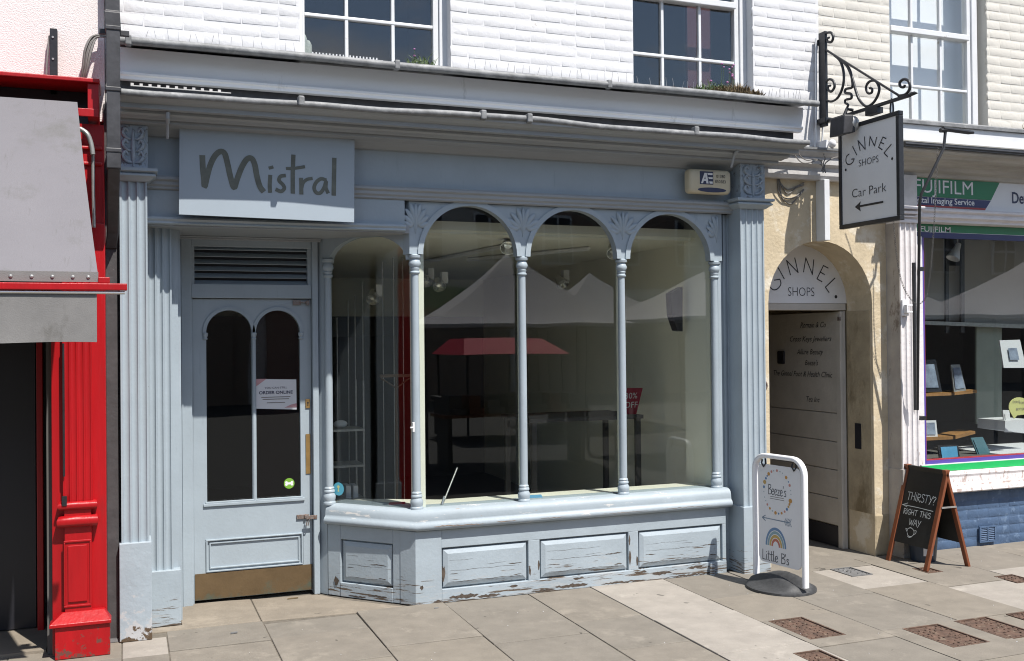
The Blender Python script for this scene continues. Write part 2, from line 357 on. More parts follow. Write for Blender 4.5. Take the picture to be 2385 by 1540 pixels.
M['letter_navy'] = mat('navy lettering', (0.03, 0.035, 0.08), 0.5)
M['blue_wall'] = overlay(overlay(mat('blue painted brick', (0.066, 0.113, 0.20), 0.6, 0.13, 8, 0.004, 30), (0.12, 0.18, 0.28), 11, 0.57, 0.62, detail=9), (0.06, 0.04, 0.04), 13, 0.69, 0.71)
M['brass'] = overlay(mat('tarnished brass plate', (0.155, 0.105, 0.055), 0.42, 0.22, 5, 0.0008, 60, metal=0.35), (0.10, 0.115, 0.085), 7, 0.55, 0.7, zlow=0.0, zspan=0.2)
M['gold'] = mat('worn brass fitting', (0.32, 0.20, 0.075), 0.4, 0.2, 20, metal=0.4)
M['steel'] = mat('rusty steel hasp', (0.27, 0.26, 0.25), 0.45, 0.3, 60, metal=0.4, col2=(0.17, 0.09, 0.06))
M['chain_steel'] = mat('dull chain steel', (0.16, 0.155, 0.15), 0.5, 0.3, 60, metal=0.4)
M['galv'] = mat('galvanised metal', (0.38, 0.38, 0.37), 0.4, 0.2, 30, metal=0.5)
M['glass'] = glass_mat('window glass', boost=1.2)
M['glass_up'] = glass_mat('upper window glass', tint=(.97, .98, .98), boost=1.6)
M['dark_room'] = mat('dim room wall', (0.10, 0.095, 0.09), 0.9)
M['red_room'] = mat('dull red curtain', (0.06, 0.014, 0.016), 0.9)
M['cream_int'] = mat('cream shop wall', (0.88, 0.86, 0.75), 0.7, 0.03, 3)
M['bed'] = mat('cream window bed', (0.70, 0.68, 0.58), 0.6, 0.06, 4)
M['bounce_pale'] = mat('pale unseen bounce floor', (0.68, 0.62, 0.51), 0.5, 0.1, 4, stretch=(0.3, 2, 1))
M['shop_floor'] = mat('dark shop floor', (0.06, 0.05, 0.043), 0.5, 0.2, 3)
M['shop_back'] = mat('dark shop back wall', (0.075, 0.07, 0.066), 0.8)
M['wood'] = mat('warm wood', (0.33, 0.165, 0.055), 0.5, 0.25, 10, stretch=(1, 1, 0.2))
M['wood_dark'] = mat('dark varnished wood', (0.10, 0.055, 0.025), 0.5, 0.2, 8)
M['wood_red'] = mat('reddish brown wood', (0.19, 0.058, 0.024), 0.45, 0.25, 9, 0.0008, 40, stretch=(1, 1, 0.15))
M['chalk_black'] = mat('blackboard', (0.014, 0.0145, 0.014), 0.55, 0.35, 6)
M['chalk'] = mat('white chalk', (0.52, 0.55, 0.54), 0.9)
M['plastic_white'] = mat('white powder coated tube', (0.78, 0.78, 0.80), 0.3)
M['panel_grey'] = mat('white sign panel', (0.72, 0.72, 0.73), 0.35, 0.03, 4)
M['rubber'] = mat('black rubber base', (0.045, 0.046, 0.048), 0.6, 0.3, 40, 0.001, 120)
M['beige'] = mat('beige alarm casing', (0.56, 0.50, 0.36), 0.4, 0.05, 6)
M['tent'] = mat('white gazebo canvas', (0.55, 0.53, 0.55), 0.85, 0.05, 2)
M['tent_dark'] = mat('dark gazebo frame', (0.05, 0.05, 0.055), 0.5)
M['red_cloth'] = mat('red stall canopy', (0.50, 0.02, 0.055), 0.7)
M['brick_far'] = mat('brown brick facade across the street', (0.27, 0.20, 0.155), 0.8, 0.2, 6)
M['stucco_far'] = mat('grey stucco facade across the street', (0.46, 0.44, 0.40), 0.8, 0.1, 4)
M['stucco_pale'] = mat('pale stucco facade across the street', (0.58, 0.56, 0.52), 0.8, 0.1, 4)
M['asphalt'] = mat('asphalt', (0.055, 0.054, 0.052), 0.9, 0.2, 30, 0.004, 150)
M['joint'] = mat('sandy joint', (0.135, 0.118, 0.095), 0.95, 0.3, 20)
M['rust'] = overlay(mat('rusty cast iron cover', (0.105, 0.062, 0.043), 0.8, 0.5, 18, 0.003, 60), (0.20, 0.16, 0.115), 22, 0.56, 0.66, detail=9)
M['iron_grey'] = mat('grey cast iron cover', (0.155, 0.155, 0.155), 0.6, 0.2, 20, 0.002, 60)
M['leaf'] = mat('plant leaves', (0.075, 0.12, 0.03), 0.6, 0.5, 20)
M['dry'] = mat('dry brown stems', (0.16, 0.115, 0.06), 0.8, 0.3, 20)
M['pink'] = mat('pink flower heads', (0.42, 0.17, 0.36), 0.7, 0.2, 20)
M['cactus'] = mat('pale hairy cactus', (0.30, 0.33, 0.30), 0.9, 0.2, 40, 0.004, 60)
M['wire'] = mat('grey cable', (0.20, 0.19, 0.18), 0.6, 0.3, 20)
M['spike'] = mat('thin steel spikes', (0.35, 0.35, 0.36), 0.4, metal=0.5)
M['chrome'] = mat('chrome spotlight', (0.62, 0.62, 0.60), 0.2, metal=0.8)
M['paper'] = mat('white paper', (0.62, 0.63, 0.66), 0.6)
M['pinkpaper'] = mat('pink print', (0.5, 0.28, 0.30), 0.6)
M['sticker_green'] = mat('green sticker', (0.17, 0.36, 0.04), 0.5)
M['sticker_blue'] = mat('blue sticker', (0.10, 0.40, 0.52), 0.5)
M['sale_red'] = mat('red sale card', (0.33, 0.018, 0.045), 0.5)
M['blind'] = mat('white window blind', (0.88, 0.89, 0.90), 0.8, 0.02, 3)
M['yellow'] = mat('pale yellow card', (0.60, 0.60, 0.24), 0.6)
M['card_blue'] = mat('blue printed card', (0.10, 0.33, 0.55), 0.5, 0.1, 8)
M['card_teal'] = mat('teal printed card', (0.08, 0.18, 0.22), 0.5, 0.1, 8)
M['photo_grey'] = mat('grey blue photographic print', (0.30, 0.36, 0.46), 0.5, 0.5, 9, col2=(0.10, 0.12, 0.18))
M['frame_black'] = mat('black picture frame', (0.02, 0.02, 0.025), 0.4)
M['panel_beige'] = mat('grey beige display panel', (0.36, 0.34, 0.31), 0.8, 0.05, 3)
M['panel_van'] = mat('grey green mirrored van', (0.30, 0.33, 0.28), 0.4, 0.1, 4)
def slab_mat(name, c, seed):
    m = mat(name, c, 0.85, 0.13, 7, 0.0018, 90, detail=9)
    overlay(m, tuple(x*0.74 for x in c), 2.2, 0.54, 0.78, seed=seed, detail=6)
    overlay(m, tuple(x*0.45 for x in c), 9, 0.715, 0.73, seed=seed+20, detail=2)
    overlay(m, tuple(min(1, x*1.22) for x in c), 3.1, 0.57, 0.66, seed=seed+40, detail=9)
    overlay(m, tuple(min(1, x*1.5) for x in c), 120, 0.70, 0.74, seed=seed, detail=2)
    return m
M['slab0'] = slab_mat('buff paving slab', (0.196, 0.174, 0.144), 0)
M['slab1'] = slab_mat('grey buff paving slab', (0.186, 0.167, 0.140), 3)
M['slab2'] = slab_mat('warm paving slab', (0.203, 0.179, 0.146), 6)
M['slab_light'] = slab_mat('pale paving slab', (0.295, 0.268, 0.235), 9)
M['slab_step'] = slab_mat('worn doorstep stone', (0.222, 0.190, 0.150), 12)
# ---------------------------------------------------------------- ground, road, pavement
struct('ground', MB().box(-150, 150, -150, 150, -0.40, -0.2), M['asphalt'])
struct('road', MB().box(-60, 60, -9.5, -3.6, -0.2, -0.13), M['asphalt'])
pave = struct('pavement', MB().box(-12, 20, -3.45, 6.0, -0.19, -0.007), M['joint'])
for i in range(36):
    x = -12+i*0.9
    obj('kerb_stone', MB().box(x+.004, x+.896, -3.6, -3.456, -0.2, 0.0), M['slab1'], pave, bev=0.012)
YJ = {0: [-.05, -.385, -1.0, -1.6], 1: [.06, -.34, -.98, -1.62], 2: [.0, -.32, -.88, -1.5], 3: [.03, -.73, -1.33], 4: [.03, -.90, -1.48],
      5: [.03, -.69, -1.25], 6: [.03, -.83, -1.52], 7: [.03, -.55, -1.095, -1.63], 8: [.03, -.82, -1.51], 9: [.03, -.17, -.72, -1.51], 10: [.03, -.88, -1.51]}
XJ = [-.03, .205, .745, 1.30, 1.855, 2.43, 2.875, 3.43, 3.945, 4.495, 5.035]
while XJ[0] > -12: XJ.insert(0, XJ[0]-.56)
k0 = XJ.index(-.03)
while XJ[-1] < 19.6: XJ.append(XJ[-1]+.60)
HOLES = []          # iron covers: (x0, x1, y0, y1)
def cover_px(*pts):
    q = [PZ(*p) for p in pts]; return min(a[0] for a in q), max(a[0] for a in q), min(a[1] for a in q), max(a[1] for a in q)
COVERS = [(3.475, 3.715, -1.50, -1.105, 'rust', 'rusty slab filled cover nearest the swing sign'),
          (4.075, 4.335, -1.905, -1.525, 'rust', 'rusty cover at the bottom edge, left of the long pair of rusty covers'),
          (4.455, 4.70, -1.90, -1.52, 'rust', 'rusty cover between the bottom edge cover and the one cut by the right edge'),
          (4.85, 5.10, -1.90, -1.525, 'rust', 'rusty cover cut off by the right edge of the pavement view'),
          (3.24, 3.41, -1.90, -1.655, 'rust', 'small rusty cover cut off by the bottom edge of the view'),
          (4.66, 4.84, -.41, -.17, 'iron_grey', 'small grey iron cover in front of the passage doorway'),
          (5.20, 5.335, -.545, -.385, 'rust', 'small rusty cover under the front leg of the chalkboard'),
          (5.535, 5.70, -.985, -.79, 'rust', 'small rusty square cover right of the chalkboard')]
rs = random.Random(4)
def slab_poly(x0, x1, y0, y1, holes):
    """axis aligned rectangles left over after cutting the iron covers out"""
    R = [(x0, x1, y0, y1)]
    for h in holes:
        out = []
        for a in R:
            ix0, ix1, iy0, iy1 = max(a[0], h[0]), min(a[1], h[1]), max(a[2], h[2]), min(a[3], h[3])
            if ix0 >= ix1 or iy0 >= iy1: out.append(a); continue
            if a[0] < ix0: out.append((a[0], ix0, a[2], a[3]))
            if ix1 < a[1]: out.append((ix1, a[1], a[2], a[3]))
            if a[2] < iy0: out.append((ix0, ix1, a[2], iy0))
            if iy1 < a[3]: out.append((ix0, ix1, iy1, a[3]))
        R = out
    return R
for i in range(len(XJ)-1):
    c = i-k0
    ys = list(YJ.get(c, [.03, -.3-rs.random()*.5]))
    while ys[-1] > -3.3: ys.append(max(-3.45, ys[-1]-.58-rs.random()*.06))
    if ys[-1] < -3.3: ys[-1] = -3.45
    for j in range(len(ys)-1):
        x0, x1, y1, y0 = XJ[i]+.0028, XJ[i+1]-.0028, ys[j]-.0022, ys[j+1]+.0022
        if y1-y0 < .05: continue
        light = (c == 6) or (c == 9 and j == 1) or (c == 10 and j == 1) or (c == 0 and j == 0) or (c == 11 and j in (1, 2))
        m = M['slab_light'] if light else M[rs.choice(['slab0', 'slab1', 'slab2'])]
        mb = MB(); dz = rs.uniform(-.003, .003); tx, ty = rs.uniform(-.005, .005), rs.uniform(-.005, .005)
        hs = [h[:4] for h in COVERS]; rects = slab_poly(x0, x1, y0, y1, hs)
        for r in rects:
            def zz(x, y): return dz+tx*(x-x0)+ty*(y-y0)
            a = [(r[0], r[2]), (r[1], r[2]), (r[1], r[3]), (r[0], r[3])]
            mb.prism([(x, y, -.05) for x, y in a], [(x, y, zz(x, y)) for x, y in a])
        obj('paving_slab', mb, m, pave, bev=0.004 if len(rects) == 1 else None)
# doorstep stones between the splayed pilaster and the bay, and the strip along the building line
obj('doorstep_stone', MB().prism_z([(.115, .055), (.735, .06), (.735, .60), (.295, .66), (.295, .15), (.115, .15)], -.05, .003), M['slab_step'], pave, bev=0.006)
obj('doorstep_stone', MB().prism_z([(.742, .06), (1.30, .03), (1.62, .03), (1.30, .35), (1.16, .56), (.742, .60)], -.05, .001), M['slab_step'], pave, bev=0.006)
obj('passage_floor', MB().box(4.30, 5.26, .034, 4.2, -.05, -.002), M['slab1'], pave)
for n, (x0, x1, y0, y1, m, lab) in enumerate(COVERS):
    t = thing('manhole_cover', lab, 'manhole cover', ((x0+x1)/2, (y0+y1)/2, 0), group='iron covers set in the pavement')
    fr = MB(); w = .012
    fr.box(x0+.002, x1-.002, y0+.002, y0+w, -.04, .002).box(x0+.002, x1-.002, y1-w, y1-.002, -.04, .002).box(x0+.002, x0+w, y0+w, y1-w, -.04, .002).box(x1-w, x1-.002, y0+w, y1-w, -.04, .002)
    obj('frame', fr, M[m], t)
    obj('plate', MB().box(x0+w+.004, x1-w-.004, y0+w+.004, y1-w-.004, -.04, -.004), M[m], t)
    st = MB(); nx = max(3, int((x1-x0)/.038)); ny = max(3, int((y1-y0)/.038))
    for a in range(nx):
        for b in range(ny):
            cx = x0+.03+(x1-x0-.06)*a/(nx-1); cy = y0+.03+(y1-y0-.06)*b/(ny-1); q = .011
            q *= rs.uniform(.6, 1.25); cx += rs.uniform(-.005, .005); cy += rs.uniform(-.005, .005)
            if rs.random() > .16: st.prism([(cx+q*rs.uniform(.75, 1.1)*math.cos(g_), cy+q*rs.uniform(.75, 1.1)*math.sin(g_), -.004) for g_ in (.6, 2.3, 3.9, 5.4)], [(cx+q*rs.uniform(.5, .95)*math.cos(g_), cy+q*rs.uniform(.5, .95)*math.sin(g_), -.001+rs.random()*.0025) for g_ in (.6, 2.3, 3.9, 5.4)])
    obj('raised_studs', st, M[m], t, kind='stuff')
# crumbs and flakes lying on the slabs
cr = MB()
for k in range(70):
    x, y = rs.uniform(-.1, 6.5), rs.uniform(-2.2, .0); q = rs.uniform(.001, .003)
    cr.prism_z([(x-q, y-q*.6), (x+q, y-q*.8), (x+q*.7, y+q*.7), (x-q*.8, y+q*.6)], .0025, .0045)
obj('litter_crumbs', cr, M['paper'], None, kind='stuff')['label'] = 'small pale crumbs and flakes on the paving'
for k, (px, py, a, b, lab) in enumerate([(1016, 1419, .016, .009, 'small dark chip lying at the foot of the bay corner'), (545, 1476, .02, .009, 'small dark chip lying before the doorstep'), (1150, 1385, .035, .006, 'brown twig lying on the doorstep by the door')]):
    x, y = PZ(px, py)
    if k == 2: x, y = .99, .50
    o = obj(['stone_chip', 'stone_chip', 'twig'][k], MB().prism_z([(x-a, y-b), (x+a*.9, y-b*.7), (x+a, y+b*.8), (x-a*.7, y+b)], .003, .009), M['iron_grey' if k < 2 else 'dry']); tag(o, lab, ['chip', 'chip', 'twig'][k])

# ---------------------------------------------------------------- bricks
_bm = {}
def brick_mesh(L, var, matname, H=.062):
    key = (round(L, 3), var, matname)
    if key not in _bm:
        r = random.Random(int(L*1000)*7+var*131); j = lambda a: r.uniform(-a, a)
        bmx = bmesh.new()
        vs = [bmx.verts.new((x+j(.002), y+(j(.0016) if y < 0 else 0), z+j(.002))) for x, y, z in [(0,-.012,0),(L,-.012,0),(L,.01,0),(0,.01,0),(0,-.012,H),(L,-.012,H),(L,.01,H),(0,.01,H)]]
        for f in [(0,3,2,1),(4,5,6,7),(0,1,5,4),(1,2,6,5),(2,3,7,6),(3,0,4,7)]: bmx.faces.new([vs[i] for i in f])
        ed = [e for e in bmx.edges if min(v.co.y for v in e.verts) < -.005 and max(v.co.y for v in e.verts) < 0]
        bmesh.ops.bevel(bmx, geom=ed, offset=.0035, segments=2, profile=.5, affect='EDGES')
        bmesh.ops.recalc_face_normals(bmx, faces=bmx.faces)
        me = bpy.data.meshes.new('brick'); bmx.to_mesh(me); bmx.free()
        for p in me.polygons: p.use_smooth = True
        _bm[key] = me
    return _bm[key]
def bricks(parent, x0, x1, z0, z1, yf, openings, matl, off=0.0, pitch=.0718, tilt=0.0):
    n = 0; z = z0; row = 0
    while z < z1:
        segs = [(x0, x1)]
        for a, b, c, d in openings:
            if z+.06 > c and z < d:
                segs = [q for s, e in segs for q in ((s, min(e, a)), (max(s, b), e)) if q[1]-q[0] > .03]
        for s, e in segs:
            x = math.floor((s-off)/.2175)*.2175+off+(.109 if row % 2 else 0)-.2175
            k = row*31
            while x < e:
                # mostly stretchers, a header now and then
                Lb = .2085 if (k*7+row*5) % 6 else .0995
                a, b = max(x, s), min(x+Lb, e); k += 1
                if b-a > .02:
                    L = round((b-a)*100)/100 if b-a < Lb-.002 else Lb
                    me = brick_mesh(min(L, b-a+.004), (k*3+row) % 5, matl.name)
                    o = bpy.data.objects.new('brick', me); COL.objects.link(o)
                    if not me.materials: me.materials.append(matl)
                    o.parent = parent; o.location = (a, yf+.0166+random.uniform(-.0009, .0006), z+random.uniform(-.0015, .0015))
                    o.rotation_euler.y = random.uniform(-.004, .004); n += 1
                x += Lb+.009
        z += pitch; row += 1
    return n

# ---------------------------------------------------------------- the white building with the blue shopfront
shop = thing('shop_building', 'white painted brick building with a pale blue arched shopfront', 'building', (2.1, .3, 0))
W = .05
W1 = (.985, 1.945, 3.28, 4.9); W2 = (3.255, 4.225, 3.28, 4.9)
def wall_with_openings(x0, x1, y0, y1, z0, z1, ops):
    mb = MB(); xs = sorted({x0, x1}|{q for o in ops for q in o[:2]})
    for a, b in zip(xs, xs[1:]):
        hit_ = [o for o in ops if o[0] <= a+1e-6 and o[1] >= b-1e-6]
        if not hit_: mb.box(a, b, y0, y1, z0, z1)
        else:
            o = hit_[0]
            if o[2] > z0: mb.box(a, b, y0, y1, z0, o[2])
            if o[3] < z1: mb.box(a, b, y0, y1, o[3], z1)
    return mb
uw = obj('upper_wall', wall_with_openings(-.10, 4.80, W+.006, W+.26, 2.9, 6.2, [W1, W2]), M['white_brick'], shop)
nb = bricks(uw, -.04, 4.80, 3.325, 4.22, W, [W1, W2], M['white_brick'])
obj('roof', MB().box(-.1, 4.8, W+.006, 8, 6.2, 6.35), M['lead'], shop)
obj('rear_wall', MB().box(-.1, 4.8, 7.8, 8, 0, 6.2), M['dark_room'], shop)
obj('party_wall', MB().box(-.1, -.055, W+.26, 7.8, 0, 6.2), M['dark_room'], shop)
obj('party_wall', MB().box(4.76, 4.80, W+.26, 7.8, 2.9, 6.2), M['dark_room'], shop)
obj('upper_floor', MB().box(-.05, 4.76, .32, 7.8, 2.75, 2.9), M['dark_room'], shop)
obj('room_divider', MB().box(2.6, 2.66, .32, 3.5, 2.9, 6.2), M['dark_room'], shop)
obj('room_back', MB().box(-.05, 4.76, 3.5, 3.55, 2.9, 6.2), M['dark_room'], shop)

def sash(parent, x0, x1, zb, zt, yg, bars_v, bars_h, meet=None, glass='glass_up', wood='white_paint'):
    """sash window: outer box, sash frame, glazing bars and single panes"""
    w = obj('sash_window', MB().box(x0-.01, x0+.035, yg-.04, yg+.07, zb, zt).box(x1, x1+.055, yg-.04, yg+.07, zb, zt).box(x0+.035, x1, yg-.04, yg+.07, zt-.05, zt), M[wood], parent, bev=.004)
    s = MB(); s.box(x1-.038, x1-.001, yg-.025, yg+.02, zb, zt-.05)
    s.box(x0+.036, x0+.05, yg-.025, yg+.02, zb, zt-.05); obj('sash_stile', s, M[wood], w, bev=.003)
    if meet: obj('meeting_rail', MB().box(x0+.05, x1-.038, yg-.055, yg+.02, meet-.02, meet+.025), M[wood], w, bev=.005)
    xs = [x0+.05]+bars_v+[x1-.038]; zs = [zb]+sorted(bars_h+([meet] if meet else []))+[zt-.05]
    for x in bars_v: obj('glazing_bar', MB().box(x-.011, x+.011, yg-.018, yg+.012, zb, zt-.05), M[wood], w, bev=.004)
    for z in bars_h: obj('glazing_bar', MB().box(x0+.05, x1-.038, yg-.021, yg+.013, z-.0105, z+.0105), M[wood], w, bev=.004)
    for a, b in zip(xs, xs[1:]):
        for c, d in zip(zs, zs[1:]):
            t = random.uniform(-.0016, .0016); u = random.uniform(-.002, .002)
            obj('pane', MB().prism([(a, yg+t, c), (b, yg-t, c), (b, yg-t+u, d), (a, yg+t+u, d)], [(a, yg+.003+t, c), (b, yg+.003-t, c), (b, yg+.003-t+u, d), (a, yg+.003+t+u, d)]), M[glass], w)
    return w
YS = .175
sash(shop, .985, 1.895, 3.25, 4.9, YS, [PY(806, 70, YS)[0], PY(914, 90, YS)[0]], [PY(855, 50, YS)[1], 4.06], 4.38)
sash(shop, 3.255, 4.170, 3.25, 4.9, YS, [PY(1540, 70, YS)[0], PY(1627, 70, YS)[0]], [PY(1590, 137, YS)[1]], PY(1600, 6, YS)[1])
obj('red_curtain', MB().box(3.86, 4.06, .35, .38, 3.3, 4.7), M['red_room'], shop)

# the ledge over the shopfront: lead flat with its roll, white fascia, small moulding, pigeon gap
lead = MB(); lead.prism_x([(W+.006, 3.345), (-.20, 3.318), (-.20, 3.305), (W+.006, 3.33)], -.03, 4.57); obj('lead_flat', lead, M['lead'], shop)
def wavy_roll(name, x0, x1, y, z, ry, rz, amp, parent, seed=0, drop=0.0):
    rings = []; n = 70; r = random.Random(seed); ph = [r.uniform(0, 6) for _ in range(4)]
    for i in range(n+1):
        x = x0+(x1-x0)*i/n
        dz = amp*(math.sin(x*1.9+ph[0])*.6+math.sin(x*4.3+ph[1])*.35+math.sin(x*9+ph[2])*.15); dy = amp*.6*math.sin(x*3.1+ph[3])
        rings.append([(x, y+dy+ry*math.cos(2*math.pi*j/10), z+dz+rz*math.sin(2*math.pi*j/10)) for j in range(10)])
    return obj(name, MB().loft(rings), M['lead'], parent, smooth=50)
wavy_roll('lead_roll', -.03, 4.575, -.216, 3.300, .02, .022, .004, shop, 1)
for x in (.02, 1.52, 2.93): obj('lead_seam', MB().box(x-.016, x+.016, -.238, -.19, 3.273, 3.328), M['lead'], shop, bev=.006)
obj('fascia_board', MB().box(-.03, 4.555, -.075, -.04, 3.143, 3.302), M['fascia'], shop, bev=.003)
obj('fascia_moulding', MB().prism_x([(-.075, 3.166), (-.098, 3.158), (-.098, 3.146), (-.087, 3.139), (-.087, 3.122), (-.04, 3.122), (-.04, 3.166)], -.03, 4.535), M['fascia'], shop)
obj('cornice_backing', MB().box(-.03, 4.50, -.03, W+.006, 2.9, 3.30), M['black_pipe'], shop)  # black backing carries the shade deep in the pigeon gap
# lower cornice: profile leans out to the lead edge; the right end is returned
PROF = [(-.33, 2.990), (-.327, 2.978), (-.31, 2.972), (-.295, 2.962), (-.27, 2.955), (-.262, 2.953), (-.262, 2.928), (-.222, 2.926), (-.220, 2.950), (-.204, 2.950), (-.202, 2.914), (-.19, 2.904), (-.165, 2.900), (-.145, 2.892), (-.143, 2.912), (-.128, 2.912), (-.126, 2.878), (-.09, 2.872), (-.06, 2.872), (-.03, 2.864), (.0, 2.850), (.02, 2.836), (.051, 2.834), (.08, 2.836), (.08, 3.0), (-.2, 3.02), (-.33, 3.004)]
xr = lambda y: 4.235+.17*min(1, max(0, -y/.33))
a = [(-.03, y, z) for y, z in PROF]; b = [(xr(y), y, z) for y, z in PROF]
obj('cornice', MB().prism(a, b), M['bluegrey'], shop)
wavy_roll('lead_gutter_edge', -.03, 4.405, -.336, 2.999, .013, .018, .013, shop, 5)
for x in (.93, 2.32, 2.02, 3.5): obj('lead_seam', MB().box(x-.018, x+.018, -.36, -.31, 2.982, 3.04), M['lead'], shop, bev=.008)
for px in (391, 1716):
    x, z = PY(px, 275 if px < 900 else 352, -.23)
    obj('pipe_stub', MB().tube([(x, -.2, z-.02), (x, -.235, z), (x, -.235, z+.03)], .011, 8).tube([(x, -.20, z-.02), (x, -.16, z-.1)], .008, 6), M['bluegrey'], shop)

obj('frieze_board', MB().box(.10, 4.03, .05, .10, 2.60, 2.86), M['blue'], shop)
arch_prof = [(0, 2.612), (.035, 2.612), (.045, 2.60), (.045, 2.588), (.03, 2.578), (.03, 2.56), (.018, 2.55), (.018, 2.538), (0, 2.53)]
obj('architrave_moulding', MB().sweep(arch_prof, [(.10, .049), (4.03, .049)]), M['bluegrey'], shop)
obj('lower_frieze', MB().box(.10, 1.63, .046, .10, 2.375, 2.53), M['blue'], shop)
obj('lower_moulding', MB().sweep([(0, 2.377), (.03, 2.375), (.036, 2.362), (.026, 2.35), (.03, 2.338), (0, 2.332)], [(.10, .046), (1.63, .046)]), M['blue'], shop, bev=.002)
sf = MB(); sf.prism_z([(.10, .048), (1.66, .048), (1.66, .10), (1.225, .53), (1.18, .72), (.10, .72)], 2.325, 2.3745); obj('soffit', sf, M['bluegrey'], shop)
obj('soffit_bead', MB().box(.30, 1.20, .555, .585, 2.305, 2.325).box(.30, 1.20, .53, .555, 2.316, 2.325), M['bluegrey'], shop, bev=.004)
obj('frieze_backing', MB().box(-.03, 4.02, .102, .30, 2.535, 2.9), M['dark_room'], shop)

def fluted(x0, x1, yf, z0, z1, n, depth=.012, back=.10, edge=.010):
    """plan outline with concave flutes, drawn up from z0 to z1"""
    pts = [(x0, yf)]; w = (x1-x0-2*edge+.008)/n
    for i in range(n):
        a = x0+edge+i*w; b = a+w-.008
        for k in range(9):
            t = math.pi*k/8; pts.append(((a+b)/2-(b-a)/2*math.cos(t), yf+depth*math.sin(t)))
    pts += [(x1, yf), (x1, yf+back), (x0, yf+back)]
    q = [p for i, p in enumerate(pts) if i == 0 or abs(p[0]-pts[i-1][0])+abs(p[1]-pts[i-1][1]) > 1e-5]
    return MB().prism_z(q, z0, z1)
def pilaster(x0, x1, zp, nfl, side):
    p = obj('pilaster', fluted(x0, x1, -.065, zp, 2.585, nfl, back=.17), M['blue'], shop, smooth=40)
    obj('plinth', MB().box(x0-.012, x1+.012, -.082, .12, 0, zp), M['blue_rot' if side == 'L' else 'blue_worn'], p, bev=.004)
    cap = MB(); cap.sweep([(0, 2.60), (.03, 2.603), (.046, 2.592), (.046, 2.584), (.03, 2.575), (.012, 2.56), (0, 2.555)], [(x0, .1), (x0, -.065), (x1, -.065), (x1, .1)])
    cap.sweep([(0, 2.626), (.055, 2.626), (.055, 2.61), (.036, 2.602), (0, 2.602)], [(x0, .1), (x0, -.065), (x1, -.065), (x1, .1)])
    obj('capital', cap, M['blue'], p)
    obj('console_block', MB().box(x0-.004, x1+.004, -.078, .05, 2.626, 2.872), M['relief'], p, bev=.004)
    r = random.Random(3 if side == 'L' else 8); rel = MB(); cx = (x0+x1)/2; hw = (x1-x0)/2
    for s in (-1, 1):
        for k in range(3):
            z = 2.68+.065*k; pts = [(cx+s*.005, -.077, z-.02), (cx+s*hw*.45, -.083, z-.015), (cx+s*hw*.75, -.083, z+.015), (cx+s*hw*.55, -.082, z+.04), (cx+s*hw*.35, -.079, z+.02)]
            rel.tube(smooth_line(pts, 4), [.006+.006*math.sin(math.pi*i/16) for i in range(17)], 6)
    rel.tube([(cx, -.076, 2.64), (cx, -.083, 2.70), (cx, -.083, 2.78), (cx, -.076, 2.85)], [.006, .013, .012, .004], 6)
    obj('carved_relief', rel, M['relief'], p, smooth=60)
    return p
pilaster(-.03, .115, .545, 3, 'L'); pilaster(4.02, 4.215, .47, 4, 'R')
# second pilaster, set back, at the left of the doorway
sp = fluted(.116, .252, .176, .325, 2.325, 3, depth=.012, back=.06)
spo = obj('inner_pilaster', sp, M['blue'], shop, smooth=40)
obj('pilaster_edge', MB().box(.252, .288, .222, .26, .30, 2.325), M['blue'], spo)
obj('plinth', MB().box(.10, .292, .158, .25, 0, .325), M['blue_worn'], spo, bev=.004)
obj('recess_side_wall', MB().box(.27, .305, .262, .72, 0, 2.325), M['blue'], shop)

# ---------------------------------------------------------------- the bay window
CY = .092
C = [(1.238, .535)]+[(PY(px, py, CY)[0], CY) for px, py in ((967.5, 800), (1217, 800), (1448.6, 800), (1665, 800))]        # column centres
COLZ = .585
def bay_sill(prof, path): return MB().sweep(prof, path)
path = [(1.252, .553), (1.712, .070), (3.965, .070)]
ws = obj('window_sill', bay_sill([(-.16, .592), (.024, .592), (.042, .586), (.056, .572), (.063, .552), (.065, .528), (.066, .517), (.076, .510), (.085, .495), (.084, .478), (.070, .466), (.03, .46), (-.16, .46)], path), M['sill'], shop, smooth=50)
